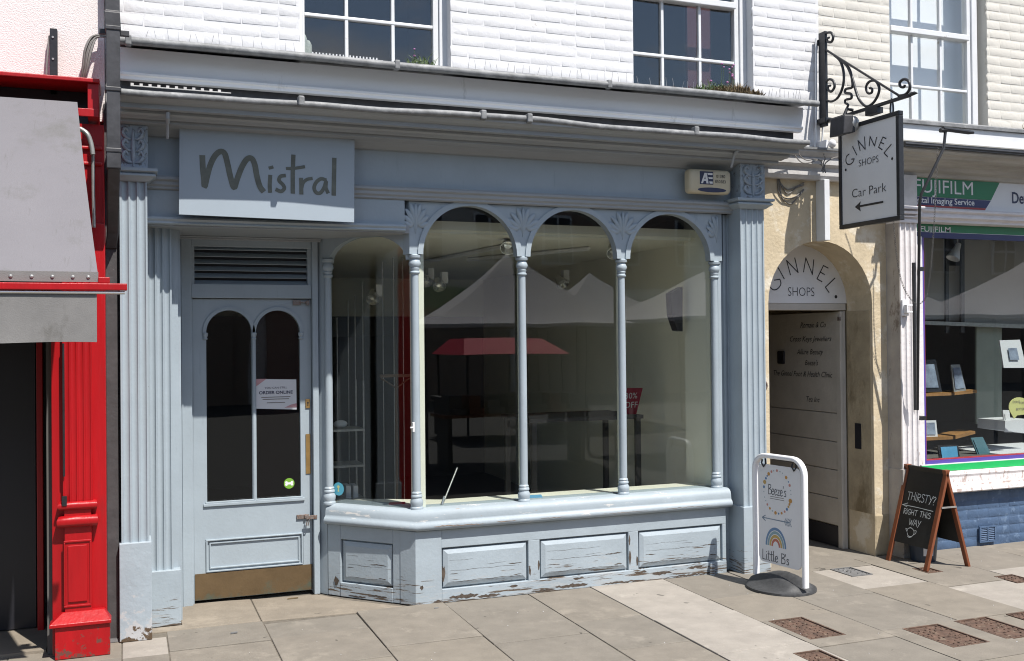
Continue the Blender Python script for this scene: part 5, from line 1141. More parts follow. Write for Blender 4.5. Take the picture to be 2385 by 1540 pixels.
# winder, rods and chains hanging from the photo shop blind
rd = thing('blind_winder', 'black bent blind rod with a cross handle before the photo shop', 'blind rod', (5.4, -.45, 2.9))
p3 = lambda px, py, y: (PY(px, py, y)[0], y, PY(px, py, y)[1])
obj('rod', MB().tube([p3(2202, 306, -.45), p3(2198, 345, -.45), p3(2190, 362, -.45), p3(2146, 452, -.42), p3(2142, 470, -.41), p3(2139, 700, -.28), p3(2137, 955, -.16)], .0105, 8), M['black_iron'], rd, smooth=40)
obj('handle', MB().tube([p3(2196, 300, -.45), p3(2255, 308, -.45), p3(2267, 309, -.45)], [.018, .017, .010], 8).tube([p3(2190, 304, -.45), p3(2204, 304, -.45)], .016, 8), M['black_iron'], rd, smooth=40)
rb = thing('guide_rod', 'black upright guide rod beside the fluted photo shop pilaster', 'guide rod', (5.58, -.11, 1.5))
obj('rod', MB().tube([p3(2128, 612, -.10), p3(2131, 955, -.10)], .014, 8), M['black_iron'], rb); [obj('fixing', MB().box(5.555, 5.60, -.12, .045, z, z+.03), M['black_iron'], rb) for z in (2.14, 1.02)]
bw = thing('cleat', 'white painted cleat on the photo shop pilaster', 'cleat', (5.45, -.11, 1.85)); x, z = PY(2113, 720, -.13)
obj('back_plate', MB().box(x-.03, x+.03, -.115, -.098, z-.05, z+.07), M['plastic_white'], bw, bev=.004); obj('arm', MB().box(x-.012, x+.035, -.15, -.115, z+.02, z+.035).box(x-.012, x+.035, -.15, -.115, z-.03, z-.015).box(x-.02, x-.005, -.15, -.115, z-.03, z+.035), M['plastic_white'], bw, bev=.004)
def chain(pts, lab, r=.0016, L=.017):
    q = smooth_line([Vector(p) for p in pts], 8); ln = [0]
    for a, b in zip(q, q[1:]): ln.append(ln[-1]+(b-a).length)
    mb = MB(); n = int(ln[-1]/L); k = 0
    for i in range(n):
        s = (i+.5)*L
        while ln[k+1] < s: k += 1
        p = q[k].lerp(q[k+1], (s-ln[k])/(ln[k+1]-ln[k])); t = (q[k+1]-q[k]).normalized(); side = Vector((1, 0, 0)) if i % 2 else Vector((0, 1, 0))
        side = (side-t*side.dot(t)).normalized(); h = L*.62
        lp = [p+t*h*math.cos(a)+side*.0058*math.sin(a) for a in [2*math.pi*j/8 for j in range(9)]]
        mb.tube(lp, r, 4)
    return tag(obj('chain', mb, M['chain_steel']), lab, 'chain')
chain([p3(2184, 345, -.42), p3(2178, 480, -.40), p3(2170, 600, -.36), p3(2160, 680, -.30), p3(2145, 706, -.25), p3(2128, 704, -.22), p3(2106, 672, -.2), p3(2092, 620, -.2), p3(2082, 530, -.22), p3(2078, 420, -.25), p3(2076, 330, -.3)], 'thin steel loop of chain hanging before the photo shop pilaster')

# ---------------------------------------------------------------- red shop on the left
rd_ = thing('red_shop_building', 'roughcast building with a glossy red shopfront at the left edge', 'building', (-2.5, .3, 0))
obj('upper_wall', MB().box(-7, -.105, .035, .3, 2.9, 6.2), M['pebble'], rd_)
obj('roof', MB().box(-7, -.105, .035, 8, 6.2, 6.3), M['lead'], rd_)
obj('side_wall', MB().box(-.16, -.115, .3, 8, 0, 6.2), M['dark_room'], rd_)
bx_ = MB(); bx_.prism_x([(.035, 3.10), (-.27, 3.066), (-.27, 3.044), (.035, 3.044)], -7, -.125)
obj('box_roof', bx_, M['red'], rd_, bev=.004)
obj('box_cheek', MB().box(-.185, -.13, -.25, .03, 2.86, 3.0435), M['red'], rd_, bev=.003); obj('box_dark_back', MB().box(-7, -.186, -.02, .03, 2.84, 3.0435), M['frame_black'], rd_)  # the black back stands for the dark inside the awning box
obj('cheek_band', MB().box(-.26, -.1305, -.262, -.2505, 2.862, 2.905), M['red'], rd_, bev=.003)
obj('fascia', MB().box(-7, -.108, -.17, .03, 2.30, 2.84), M['red'], rd_)
for z in (2.70, 2.615): obj('fascia_bead', MB().box(-.26, -.115, -.185, -.1705, z, z+.02), M['red'], rd_, bev=.006)
X1 = -.104
pm = obj('pilaster', MB().box(-.372, X1, -.20, .03, 0, 2.30), M['red'], rd_, bev=.004)
s0 = PY(146, 1000, -.235)[0]; s1 = PY(214, 1000, -.235)[0]
obj('fluted_shaft', fluted(s0, s1, -.235, .80, 2.30, 4, depth=.006, back=.034, edge=.006), M['red'], pm, smooth=40)
tor = lambda z, e, r: MB().sweep([(0, z-r), (e*.7, z-r*.9), (e, z-r*.3), (e, z+r*.3), (e*.7, z+r*.9), (0, z+r)], [(s0-.004, -.2005), (s0-.004, -.235), (s1+.004, -.235), (s1+.004, -.2005)])
obj('torus_moulding', tor(.795, .022, .022), M['red'], pm, smooth=60); obj('torus_moulding', tor(.712, .026, .03), M['red'], pm, smooth=60); obj('moulding_neck', MB().box(s0+.006, s1-.006, -.238, -.2005, .735, .78), M['red'], pm)
sp2 = MB().box(s0+.006, s1-.004, -.232, -.2005, .20, .69); obj('pedestal_die', sp2, M['red'], pm, bev=.003)
a0 = PY(158, 1300, -.236)[0]; a1 = PY(203, 1300, -.236)[0]
fpn = MB()
for x0, x1, z0, z1 in ((a0-.02, a1+.02, .60, .612), (a0-.02, a1+.02, .258, .27), (a0-.02, a0-.012, .27, .60), (a1+.012, a1+.02, .27, .60)): fpn.box(x0, x1, -.2385, -.2325, z0, z1)
obj('panel_bead', fpn, M['red'], pm, bev=.003); obj('raised_panel', MB().box(a0, a1, -.240, -.2325, .285, .585), M['red'], pm, bev=.008)
b0 = PY(114, 1455, -.30)[0]; b1 = PY(259, 1430, -.30)[0]
obj('plinth_cap', MB().loft([[(b0, -.20, .17), (b0, -.295, .17), (b1, -.295, .17), (b1, -.20, .17)], [(b0, -.20, .187), (b0, -.295, .187), (b1, -.295, .187), (b1, -.20, .187)], [(s0-.005, -.20, .235), (s0-.005, -.234, .235), (X1-.012, -.234, .235), (X1-.012, -.20, .235)]]), M['red'], pm, bev=.003)
obj('plinth', MB().box(b0+.026, b1-.006, -.28, -.2, 0, .1695), M['red'], pm, bev=.004)
# recess and door of the red shop, black and dark colours for the shade inside
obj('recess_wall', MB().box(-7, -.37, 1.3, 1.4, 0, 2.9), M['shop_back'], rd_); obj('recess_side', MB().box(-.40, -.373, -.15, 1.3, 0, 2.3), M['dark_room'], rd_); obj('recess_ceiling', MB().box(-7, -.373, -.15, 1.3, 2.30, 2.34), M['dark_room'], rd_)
x, _ = PY(86, 1000, .35); x2, _ = PY(101, 1000, .35); obj('door_post', MB().box(x, x2, .32, .40, .0, 2.3), M['red_dark'], rd_, bev=.004)
x, _ = PY(112, 1000, .1); x2, _ = PY(142, 1000, .1); obj('door_reveal_board', MB().box(-.385+.0, -.376, -.10, .30, 0, 2.3), M['red_dark'], rd_)
obj('door_leaf', MB().box(-1.6, PY(84, 1000, .37)[0]-.004, .37, .41, .02, 2.25), M['frame_black'], rd_)
obj('threshold', MB().box(-3, -.41, -.1, 1.3, -.02, .012), M['slab_step'], rd_)
pp = MB().tube([p3(147, 800, -.245), p3(149, 1110, -.245)], .006, 8).box(p3(150, 1160, -.25)[0]-.012, p3(150, 1160, -.25)[0]+.012, -.262, -.24, .80, .85)
tag(obj('winding_rod', pp, M['black_iron']), 'thin black awning winding rod against the red pilaster', 'rod')
aw_ = thing('awning', 'grey canvas awning with a red front bar on the red shop', 'awning', (-1.5, -.6, 2))
YA = -1.05
tx, tz = PY(180, 238, -.25); ex, ez = PY(228, 640, YA); hx = -5.5
cl = MB(); n = 16
R1 = []; R2 = []
for i in range(n+1):
    t = i/n; y = -.25+(YA+.25)*t; z = tz+(ez-tz)*t-.045*math.sin(math.pi*t); x = tx+(ex-tx)*t
    R1.append((x, y, z))
NX = 70
grid = []
for k in range(NX+1):
    f_ = k/NX; row = []
    for i, p in enumerate(R1):
        t = i/(len(R1)-1); xx = p[0]+(hx-p[0])*(f_**1.4)
        wr = .010*math.sin(xx*2.6+1)*math.sin(math.pi*t)+.0035*math.sin(xx*11+t*5)*math.sin(math.pi*min(1, t*1.2))+.0025*math.sin(xx*23-t*9)*t
        row.append((xx, p[1], p[2]+wr))
    grid.append(row)
m_ = len(R1); top = [p for r in grid for p in r]; bot = [(p[0], p[1], p[2]-.006) for p in top]; N_ = len(top)
cl.add(top+bot, [(k*m_+i, k*m_+i+1, (k+1)*m_+i+1, (k+1)*m_+i) for k in range(NX) for i in range(m_-1)]+[(N_+k*m_+i, N_+(k+1)*m_+i, N_+(k+1)*m_+i+1, N_+k*m_+i+1) for k in range(NX) for i in range(m_-1)]+[(i, N_+i, N_+i+1, i+1) for i in range(m_-1)])
for x_s in (-.75, -1.75): cl.loft([[(x_s+dx, p[1], tz+(ez-tz)*i/(m_-1)-.045*math.sin(math.pi*i/(m_-1))+.010*math.sin(x_s*2.6+1)*math.sin(math.pi*i/(m_-1))+dz) for dx, dz in ((-.008, .003), (.008, .003), (.008, -.004), (-.008, -.004))] for i, p in enumerate(R1)])
obj('canopy', cl, M['awning'], aw_, smooth=30)
hem = MB(); hem.box(hx, ex+.002, YA-.012, YA-.004, ez-.035, ez+.012); obj('hem', hem, M['valance'], aw_)
for k in range(9): obj('stud', MB().lathe([(.009, 0), (.007, .004), (.001, .006)], 0, 0, 10).xf(Matrix.Translation((ex-.02-.085*k-(.02 if k == 0 else 0), YA-.0125, ez-.012)) @ Matrix.Rotation(math.radians(90), 4, 'X')), M['galv'], aw_)
bxR, bz = PY(296, 661, YA-.03); _, bz2 = PY(296, 681, YA-.03)
obj('front_bar', MB().box(hx, bxR, YA-.045, YA-.005, bz-.032, bz), M['red'], aw_, bev=.004)
obj('valance_rail', MB().tube([(hx, YA-.03, bz-.042), (bxR-.01, YA-.03, bz-.042)], .008, 8), M['chrome'], aw_)
x0_, z0_ = PY(256, 640, YA+.02); obj('bar_end_block', MB().box(ex+.001, x0_, YA-.02, YA+.03, bz+.001, bz+.03), M['red'], aw_, bev=.004)
vx, vz = PY(226, 797, YA-.02); va = MB()
r1, r2 = [], []
for i in range(60):
    x = vx-(vx-hx)*i/59; yy = YA-.028+.006*math.sin(i*1.1); r1.append((x, YA-.026, bz-.04)); r2.append((x, yy, vz+.003*math.sin(i*.9)))
va.loft([r1, r2, [(p[0], p[1]+.004, p[2]) for p in r2], [(p[0], p[1]+.004, p[2]) for p in r1]], cap=False, closed=False); obj('valance', va, M['valance'], aw_)
obj('arm', MB().tube(smooth_line([p3(186, 300, -.27), p3(203, 312, -.28), p3(212, 335, -.28), p3(216, 360, -.28)], 5), .013, 8), M['galv'], aw_, smooth=50)
obj('gas_hose', MB().tube(smooth_line([p3(216, 358, -.26), p3(217, 440, -.25), p3(219, 530, -.24)], 6), .009, 8), M['galv'], aw_, smooth=50)
x, zt_ = PY(122, 68, .0); _, zb_ = PY(122, 182, .0)
st_ = thing('steel_post', 'short black steel channel on the roughcast wall above the red shop', 'post', (x, 0, 3.2))
x0_, x1_ = PY(111, 120, .0)[0], PY(134, 120, .0)[0]; obj('channel', MB().box(x0_+.012, x1_, -.02, .034, 3.02, zt_), M['black_iron'], st_, bev=.003)
for z in (zt_-.05, zt_-.17): obj('bolt', MB().lathe([(.006, 0), (.006, .005)], 0, 0, 8).xf(Matrix.Translation(((x0_+x1_)/2+.003, -.02, z)) @ Matrix.Rotation(math.radians(90), 4, 'X')), M['galv'], st_)
obj('cable', MB().tube(smooth_line([(x0_+.008, -.005, zt_-.04), (x0_-.004, -.01, zt_-.2), (x0_-.012, -.01, 3.03)], 4), .005, 6), M['wire'], st_)
for k in range(9):
    a, b = random.uniform(0, 6), random.uniform(0, 12); o = random.uniform(-.02, .01)
    cable('service_cable', [p3(246+k*.6, 82+a, -.01+o), p3(226-k*1.2, 82+b*.6, -.02+o), p3(214-k*2.0, 110+b, -.03+o), p3(205-k*1.6, 150+b, -.02+o), p3(196-k*1.0, 188, .0+o)], .0042, ['outermost', 'second', 'third', 'fourth', 'middle', 'sixth', 'seventh', 'eighth', 'innermost'][k]+' grey service cable counted from the pebbled wall in the bundle beside the downpipe', group='bundle of cables beside the downpipe')
# downpipe between the two shops
dp = thing('downpipe', 'black rectangular downpipe stepping forward over the blue shop cornice', 'downpipe', (-.06, -.2, 0))
def sqpipe(pts, w, d, m='black_pipe', nm='pipe_length'):
    rings = [[(x-w/2, y-d/2, z), (x+w/2, y-d/2, z), (x+w/2, y+d/2, z), (x-w/2, y+d/2, z)] for x, y, z in pts]
    return obj(nm, MB().loft(rings), M[m], dp, bev=.005)
px0 = PY(264, 200, -.40)[0]
sqpipe([(-.062, -.03, 6.0), (-.062, -.03, 3.50), (-.060, -.395, 3.385), (px0, -.395, 3.30)], .078, .07)
sqpipe([(px0, -.398, 3.30), (px0, -.398, 2.66)], .068, .066); sqpipe([(px0, -.398, 2.66), (px0, -.398, 2.565)], .070, .068)
sqpipe([(px0, -.395, 2.565), (-.066, -.06, 2.26), (-.076, -.02, 2.18)], .060, .058)
for z in (3.30, 2.98, 2.66): sqpipe([(px0, -.398, z-.012), (px0, -.398, z+.012)], .078, .076, nm='collar')
obj('bracket', MB().box(px0-.07, px0+.08, -.36, -.33, 3.285, 3.31), M['black_pipe'], dp)
sqpipe([(-.076, -.012, 2.20), (-.074, -.012, .0)], .062, .05, 'grey_strip', 'lower_length')
sqpipe([(-.076, -.012, .02), (-.074, -.03, .0)], .07, .06, 'grey_strip', 'shoe')
obj('wall_strip', MB().box(-.112, -.034, .02, .30, 0, 3.0), M['grey_strip'], rd_)

# ---------------------------------------------------------------- swing sign on the pavement
FA, FB = Vector((3.964, -.29, 0)), Vector((4.03, -.73, 0)); SWD = (FB-FA).normalized(); SL = (FB-FA).length
pw = Plane2(FA, SWD, (0, 0, 1))
sg = thing('swing_sign', 'white framed pavement swing sign with a rainbow on a black rubber base', 'pavement sign', (FA+FB)/2)
fpth = [(0, .055), (0, .72)]+[(.10-.10*math.cos(math.radians(a)), .765+.10*math.sin(math.radians(a))) for a in range(0, 91, 15)]+[(SL-.10+.10*math.sin(math.radians(a)), .765+.10*math.cos(math.radians(a))) for a in range(0, 91, 15)]+[(SL, .72), (SL, .055)]
def tubeflat(pts, w, d):
    q = [pw.at(a, b) for a, b in pts]; rings = []
    for i, p in enumerate(q):
        t = (q[min(i+1, len(q)-1)]-q[max(i-1, 0)]).normalized(); n_ = pw.N; s_ = n_.cross(t)
        rings.append([p+s_*w*math.cos(a)*abs(math.cos(a))**-.4+n_*d*math.sin(a)*abs(math.sin(a)+1e-9)**-.4 for a in [2*math.pi*(k+.5)/12 for k in range(12)]])
    return MB().loft(rings)
obj('frame', tubeflat(fpth, .016, .021), M['plastic_white'], sg, smooth=50)
PU0, PU1, PV0, PV1 = .030, SL-.030, .155, .808
prr = rrect(PU0, PU1, PV0, PV1, .045)
obj('panel', MB().prism([pw.at(u, v, -.004) for u, v in prr], [pw.at(u, v, .004) for u, v in prr]), M['panel_grey'], sg)
for u in (.085, SL-.085): obj('spring_clip', MB().tube([pw.at(u-.016, .835, 0), pw.at(u-.012, .815, .012), pw.at(u+.006, .79, .012), pw.at(u+.016, .81, .0), pw.at(u+.012, .845, 0)], .006, 6), M['black_iron'], sg)
bs = MB(); NR, NT = 10, 40; rings = []
ctr = Vector((4.012, -.495, 0))
for i in range(NR+1):
    r_ = .235*i/NR; rg = []
    for j in range(NT):
        a = 2*math.pi*j/NT; s_ = r_*math.cos(a); t_ = r_*math.sin(a)*.92
        ridge = math.exp(-((abs(t_)-.062)/.05)**2)*.075*(1-(s_/.25)**2)
        hgt = .028+ridge if i < NR else 0.0
        hgt = hgt if i < NR else .018
        p = ctr+SWD*s_+Vector((-SWD.y, SWD.x, 0))*t_; rg.append((p.x, p.y, hgt))
    rings.append(rg)
edge = [[(p[0], p[1], .002) for p in rings[-1]]]
vs_ = MB(); rings[0] = [(p[0]+.0005*math.cos(k), p[1]+.0005*math.sin(k), p[2]) for k, p in enumerate(rings[0])]
vs_.loft(rings+edge); obj('rubber_base', vs_, M['rubber'], sg, smooth=50)
zk = zoomed(2900, 1800, .40241); pfx = pw
def G2(p): return pw.px(*zk(p))
HH = .0045
cc, cr1, cr2 = G2((523, 420)), G2((660, 440)), G2((520, 205))
# ring of painted flowers
mats = {}
for nm, c in (('flower_orange', (.50, .26, .06)), ('flower_pink', (.52, .24, .20)), ('flower_blue', (.12, .22, .38)), ('flower_pale', (.33, .40, .42)), ('flower_ochre', (.48, .32, .10))): mats[nm] = mat(nm.replace('_', ' ')+' print', c, .5)
ru, rv = .118, .128; cu, cv = G2((523, 418))
ru = abs(cr1[0]-cu); rv = abs(cr2[1]-cv)
fl_ = {k: MB() for k in mats}
spec_ = [(90, 'flower_pink', .010), (77, 'flower_pale', .006), (66, 'flower_pale', .005), (48, 'flower_orange', .013), (34, 'flower_blue', .006), (24, 'flower_pink', .011), (10, 'flower_pale', .005), (0, 'flower_pale', .005), (-18, 'flower_orange', .017), (-28, 'flower_orange', .010), (-36, 'flower_ochre', .009), (-46, 'flower_blue', .011), (-58, 'flower_pink', .009), (-72, 'flower_orange', .010), (-85, 'flower_blue', .008), (-98, 'flower_orange', .013), (-112, 'flower_pale', .006), (-124, 'flower_orange', .010), (-138, 'flower_pink', .009), (-150, 'flower_pale', .005), (-160, 'flower_pale', .005), (-175, 'flower_pale', .005), (172, 'flower_blue', .011), (158, 'flower_ochre', .016), (146, 'flower_blue', .010), (137, 'flower_blue', .007), (128, 'flower_orange', .014), (114, 'flower_pink', .010), (104, 'flower_pale', .006)]
for k, (d, nm, r_) in enumerate(spec_):
    a = math.radians(d); disc(fl_[nm], pw, cu+ru*math.cos(a), cv+rv*math.sin(a), r_*.92, HH+.0001*(k % 3), 9)
for nm, mb in fl_.items(): obj(nm, flat_mesh(mb, nm), mats[nm], sg)
hb = MB()
a = G2((432, 430)); b = G2((616, 450)); w = hand(MB(), pw, "Beeze's", 0, 0, 1, .01); hand(hb, pw, "Beeze's", a[0], a[1]-.004, .066, .0050, 0, sx=(b[0]-a[0])/(w*.066), h=HH)
a = G2((375, 1070)); b = G2((645, 1160)); w = hand(MB(), pw, "Little B's", 0, 0, 1, .01); hand(hb, pw, "Little B's", a[0], a[1]-.006, .066, .0058, 0, sx=(b[0]-a[0])/(w*.066), h=HH)
obj('lettering', flat_mesh(hb, 'lettering'), mat('dark grey sign lettering', (.06, .065, .08), .5), sg)
sm = MB()
for (p, q) in (((452, 462), (588, 486)), ((452, 482), (592, 520))): a, b = G2(p), G2(q); flat(sm, pw, [(a[0], a[1]), (b[0], a[1]), (b[0], a[1]+.004), (a[0], a[1]+.004)], HH)
obj('small_print', flat_mesh(sm, 'small_print'), M['wire'], sg)
ar = MB(); a, b = G2((375, 662)), G2((650, 738)); av = a[1]-.004
stroke(ar, pw, [(a[0], av), (b[0], av)], .006, False, HH); stroke(ar, pw, [(a[0]+.03, av+.018), (a[0], av)], .006, False, HH); stroke(ar, pw, [(a[0]+.03, av-.018), (a[0], av)], .006, False, HH)
for k in range(5): u = b[0]-.012*k; stroke(ar, pw, [(u, av), (u+.014, av+.024)], .004, False, HH); stroke(ar, pw, [(u, av), (u+.014, av-.024)], .004, False, HH)
obj('painted_arrow', flat_mesh(ar, 'painted_arrow'), mat('slate blue sign paint', (.16, .22, .29), .5), sg)
l_, r2_, tp = G2((408, 930)), G2((614, 985)), G2((508, 772)); ccx = (l_[0]+r2_[0])/2; RB = (r2_[0]-l_[0])/2; base = (l_[1]+r2_[1])/2-.004
for k, c in enumerate(((.13, .23, .38), (.22, .34, .38), (.50, .34, .10), (.46, .14, .09))):
    ro = RB*(1-.19*k); ri_ = ro-RB*.15; mb = MB(); n = 20; vs = []
    hs2 = (tp[1]-base)/RB
    for i in range(n+1): a = math.pi-math.pi*i/n; vs += [pw.at(ccx+ro*math.cos(a), base+ro*hs2*math.sin(a), HH), pw.at(ccx+ri_*math.cos(a), base+ri_*hs2*math.sin(a), HH)]
    mb.add(vs, [(2*i, 2*i+2, 2*i+3, 2*i+1) for i in range(n)]); obj('rainbow_band', flat_mesh(mb, 'rainbow_band'), mat('rainbow band print', c, .5), sg)

# ---------------------------------------------------------------- chalkboard
ab = thing('chalkboard', 'wooden framed chalkboard with chalk lettering standing open on the pavement', 'chalkboard', (5.42, -.3, 0))
TX = 5.425; HZ = .70; YA0, YA1 = -.095, -.505
def leaf(xf, side):
    """one hinged face: two long stiles and a black panel, leaning to the top hinge"""
    def P3(y, z, off): t = z/HZ; return (xf+(TX-xf)*t+off, y, z)
    s = -1 if side == 'front' else 1
    for y0, y1 in ((YA0, YA0-.036), (YA1+.036, YA1)):
        ring_ = lambda z: [P3(y0, z, 0), P3(y1, z, 0), P3(y1, z, -s*.022), P3(y0, z, -s*.022)]
        obj('stile', MB().loft([ring_(0.0), ring_(HZ)]), M['wood_red'], ab, bev=.003)
    q = lambda z, o: [P3(YA0-.036, z, o), P3(YA1+.036, z, o), P3(YA1+.036, z, o-s*.008), P3(YA0-.036, z, o-s*.008)]
    obj('board', MB().loft([q(.145 if side == 'front' else .17, -s*.006), q(HZ-.004, -s*.006)]), M['chalk_black'], ab)
leaf(5.222, 'front'); leaf(5.625, 'back')
for y in (YA0+.004, YA1-.004):
    obj('stay', MB().prism_y([(5.36, .432), (5.495, .432), (5.495, .444), (5.36, .444)], y-.002, y+.002), M['galv'], ab)
tdir = Vector((TX-5.222, 0, HZ)).normalized(); pc = Plane2((5.222-.0005, 0, 0), (0, -1, 0), tdir); pc.O = Vector((5.222+.006, 0, 0))
pc = Plane2((5.2275, 0, 0), (0, -1, 0), tdir)
zk = zoomed(3500, 1800, .38967); CK = lambda p: pc.px(*zk(p))
ck = MB()
def line_text(s, p, q, hpx, w):
    a, b = CK(p), CK(q); h0 = CK((p[0], p[1]-hpx)); size = abs(h0[1]-a[1])
    L = hand(MB(), pc, s, 0, 0, size, .01); hand(ck, pc, s, a[0], a[1], size, w, math.atan2(b[1]-a[1], b[0]-a[0]), sx=math.hypot(b[0]-a[0], b[1]-a[1])/L, jitter=.03)
def cka(s, p, q, hpx, w):
    a, b = CK(p), CK(q); size = abs(CK((p[0], p[1]-hpx))[1]-a[1]); L = hand(MB(), pc, s, 0, 0, size, .01)
    hand(ck, pc, s, a[0], a[1], size, w, math.atan2(b[1]-a[1], b[0]-a[0]), sx=(b[0]-a[0])/L, jitter=.04, h=.0015)
cka('THIRSTY?', (325, 505), (618, 568), 82, .0052); cka('RIGHT THIS', (288, 650), (568, 708), 56, .0045); cka('WAY', (345, 768), (462, 795), 65, .0045)
for pts in ([(598, 632), (440, 592), (282, 560)], [(340, 545), (282, 560), (330, 584)]): stroke(ck, pc, [CK(p) for p in pts], .0048, False, .0015)
for pts in ([(330, 835), (340, 808), (372, 802), (400, 830), (398, 868), (372, 890), (342, 880), (332, 850)], [(330, 838), (318, 808), (330, 812)], [(400, 832), (424, 832), (418, 858), (396, 872)], [(350, 806), (366, 796), (380, 806)], [(336, 886), (352, 898), (376, 894)]): stroke(ck, pc, [CK(p) for p in pts], .0045, True, .0015)
obj('chalk_lettering', flat_mesh(ck, 'chalk_lettering'), M['chalk'], ab)
bk = thing('bucket', 'dark blue bucket with a white label standing behind the chalkboard', 'bucket', (5.46, -.16, 0))
obj('tub', MB().lathe([(.085, 0), (.088, .01), (.105, .22), (.11, .225), (.11, .235), (.098, .235), (.08, .02)], 5.47, -.21, 24), mat('dark blue plastic', (.02, .035, .06), .4), bk, smooth=40)
lb = MB(); n = 6
for i in range(n): pass
a0_, a1_ = math.radians(228), math.radians(272); vs = []
for i in range(n+1): a = a0_+(a1_-a0_)*i/n; vs += [(5.47+.0945*math.cos(a), -.21+.0945*math.sin(a), .05), (5.47+.1005*math.cos(a), -.21+.1005*math.sin(a), .12)]
lb.add(vs, [(2*i, 2*i+2, 2*i+3, 2*i+1) for i in range(n)]); obj('label', flat_mesh(lb, 'label'), M['paper'], bk)

# ---------------------------------------------------------------- bird spikes and plants on the ledge
def spikes(x0, x1, n, lab, hh=.085, m='spike'):
    mb = MB(); r = random.Random(int(x0*100))
    for i in range(n):
        x = x0+(x1-x0)*(i+.5)/n+r.uniform(-.01, .01); t = r.uniform(-.022, .022)
        mb.tube([(x, -.15, 3.32), (x+t, -.155, 3.32+hh*r.uniform(.75, 1.05))], .0015, 3); mb.box(x-.004, x+.004, -.16, -.14, 3.318, 3.326)
    t_ = thing('bird_spikes', lab, 'bird spikes', ((x0+x1)/2, -.15, 3.32), group='bird spike strips along the ledge')
    obj('base_strip', MB().box(x0, x1, -.165, -.135, 3.316, 3.3185), M['spike'], t_); obj('pins', mb, M[m], t_, kind='stuff')
spikes(.08, .95, 15, 'row of thin bird spikes left of the left window'); spikes(1.96, 3.22, 24, 'row of thin bird spikes between the two white building windows'); spikes(3.25, 3.75, 9, 'row of thin bird spikes under the right white building window'); spikes(4.16, 4.5, 12, 'crowded bird spikes at the right end of the ledge')
def gutter_comb(x0, x1, y, z, lab, pitch=.020, hgt=.012, m='white_paint'):
    mb = MB(); n = int((x1-x0)/pitch)
    for i in range(n): x = x0+i*pitch; mb.box(x, x+pitch*.35, y-.004, y+.004, z, z+hgt)
    mb.box(x0, x1, y-.006, y+.006, z-.004, z); o = obj('ledge_comb', mb, M[m]); tag(o, lab, 'comb strip')
gutter_comb(1.02, 1.44, -.19, 3.327, 'white toothed comb strip on the ledge under the left window'); gutter_comb(.03, .55, -.315, 3.034, 'short pale comb strip at the left of the cornice gap', .045, .012, 'moulding_stone')
def tuft(name, lab, cat, x0, x1, y, z, n, h, mm, flowers=0, fm='pink', fh=.12):
    t = thing(name, lab, cat, ((x0+x1)/2, y, z)); r = random.Random(n); mb = MB()
    for i in range(n):
        x = r.uniform(x0, x1); yy = y+r.uniform(-.03, .03); L = h*r.uniform(.4, 1.1)*(1-.5*abs((x-(x0+x1)/2)/((x1-x0)/2))); a = r.uniform(-.9, .9); w = .0022
        p1 = (x+L*.35*a, yy+r.uniform(-.02, .01), z+L*.6); p2 = (x+L*.8*a, yy+r.uniform(-.03, .02), z+L*r.uniform(.7, 1.0))
        mb.add([(x-w, yy, z), (x+w, yy, z), (p1[0]+w, p1[1], p1[2]), p2, (p1[0]-w, p1[1], p1[2])], [(0, 1, 2, 3, 4)])
    obj('foliage', flat_mesh(mb, 'foliage'), M[mm], t)
    for i in range(flowers):
        x = x0+(x1-x0)*r.uniform(-.05, .45); yy = y+r.uniform(-.03, .02); zz = z+fh*r.uniform(.45, 1.1); s = .0085*r.uniform(.7, 1.2)
        f = obj('flower', MB().ball((x, yy, zz), s, s, s*.75, 8, 5), M[fm], t); obj('stem', MB().tube([(x+r.uniform(-.02, .02), yy, z), (x, yy, zz)], .0012, 4), M['leaf'], f)
    return t
tuft('thrift_plant', 'low clump of thrift with pink flowers at the right window of the white building', 'plant', 3.76, 4.16, -.13, 3.325, 700, .105, 'dry', 11, fh=.19)
tuft('grass_tuft', 'green grassy tuft left of the thrift on the window ledge', 'plant', 3.62, 3.95, -.12, 3.325, 190, .115, 'leaf')
tuft('window_plant', 'small feathery plant at the left window of the white building', 'plant', 1.62, 1.80, -.10, 3.325, 60, .13, 'leaf', 2, fh=.15)
tuft('dry_weed', 'tall dry weed growing from the photo shop ledge', 'weed', 6.62, 6.72, -.14, 3.255, 40, .13, 'dry', 5, 'dry', .14)
tuft('dry_weed', 'short dry weed at the right edge on the photo shop ledge', 'weed', 6.82, 6.88, -.14, 3.255, 40, .10, 'dry')
tuft('wall_weed', 'tiny weed at the foot of the passage stone pier', 'weed', 4.75, 4.86, .36, 0, 30, .03, 'leaf')
cs = thing('cactus', 'pair of pale hairy cactus columns inside the left window', 'cactus', (1.06, .22, 3.3))
x, z = PY(703, 100, .2); obj('tall_stem', MB().lathe([(.022, 3.2), (.026, 3.4), (.024, z+.02), (.014, z+.05), (.001, z+.06)], x+.01, .2, 12), M['cactus'], cs, smooth=60)
x, z = PY(715, 105, .22); obj('short_stem', MB().lathe([(.026, 3.2), (.032, 3.35), (.030, z), (.018, z+.025), (.001, z+.032)], x, .22, 12), M['cactus'], cs, smooth=60)
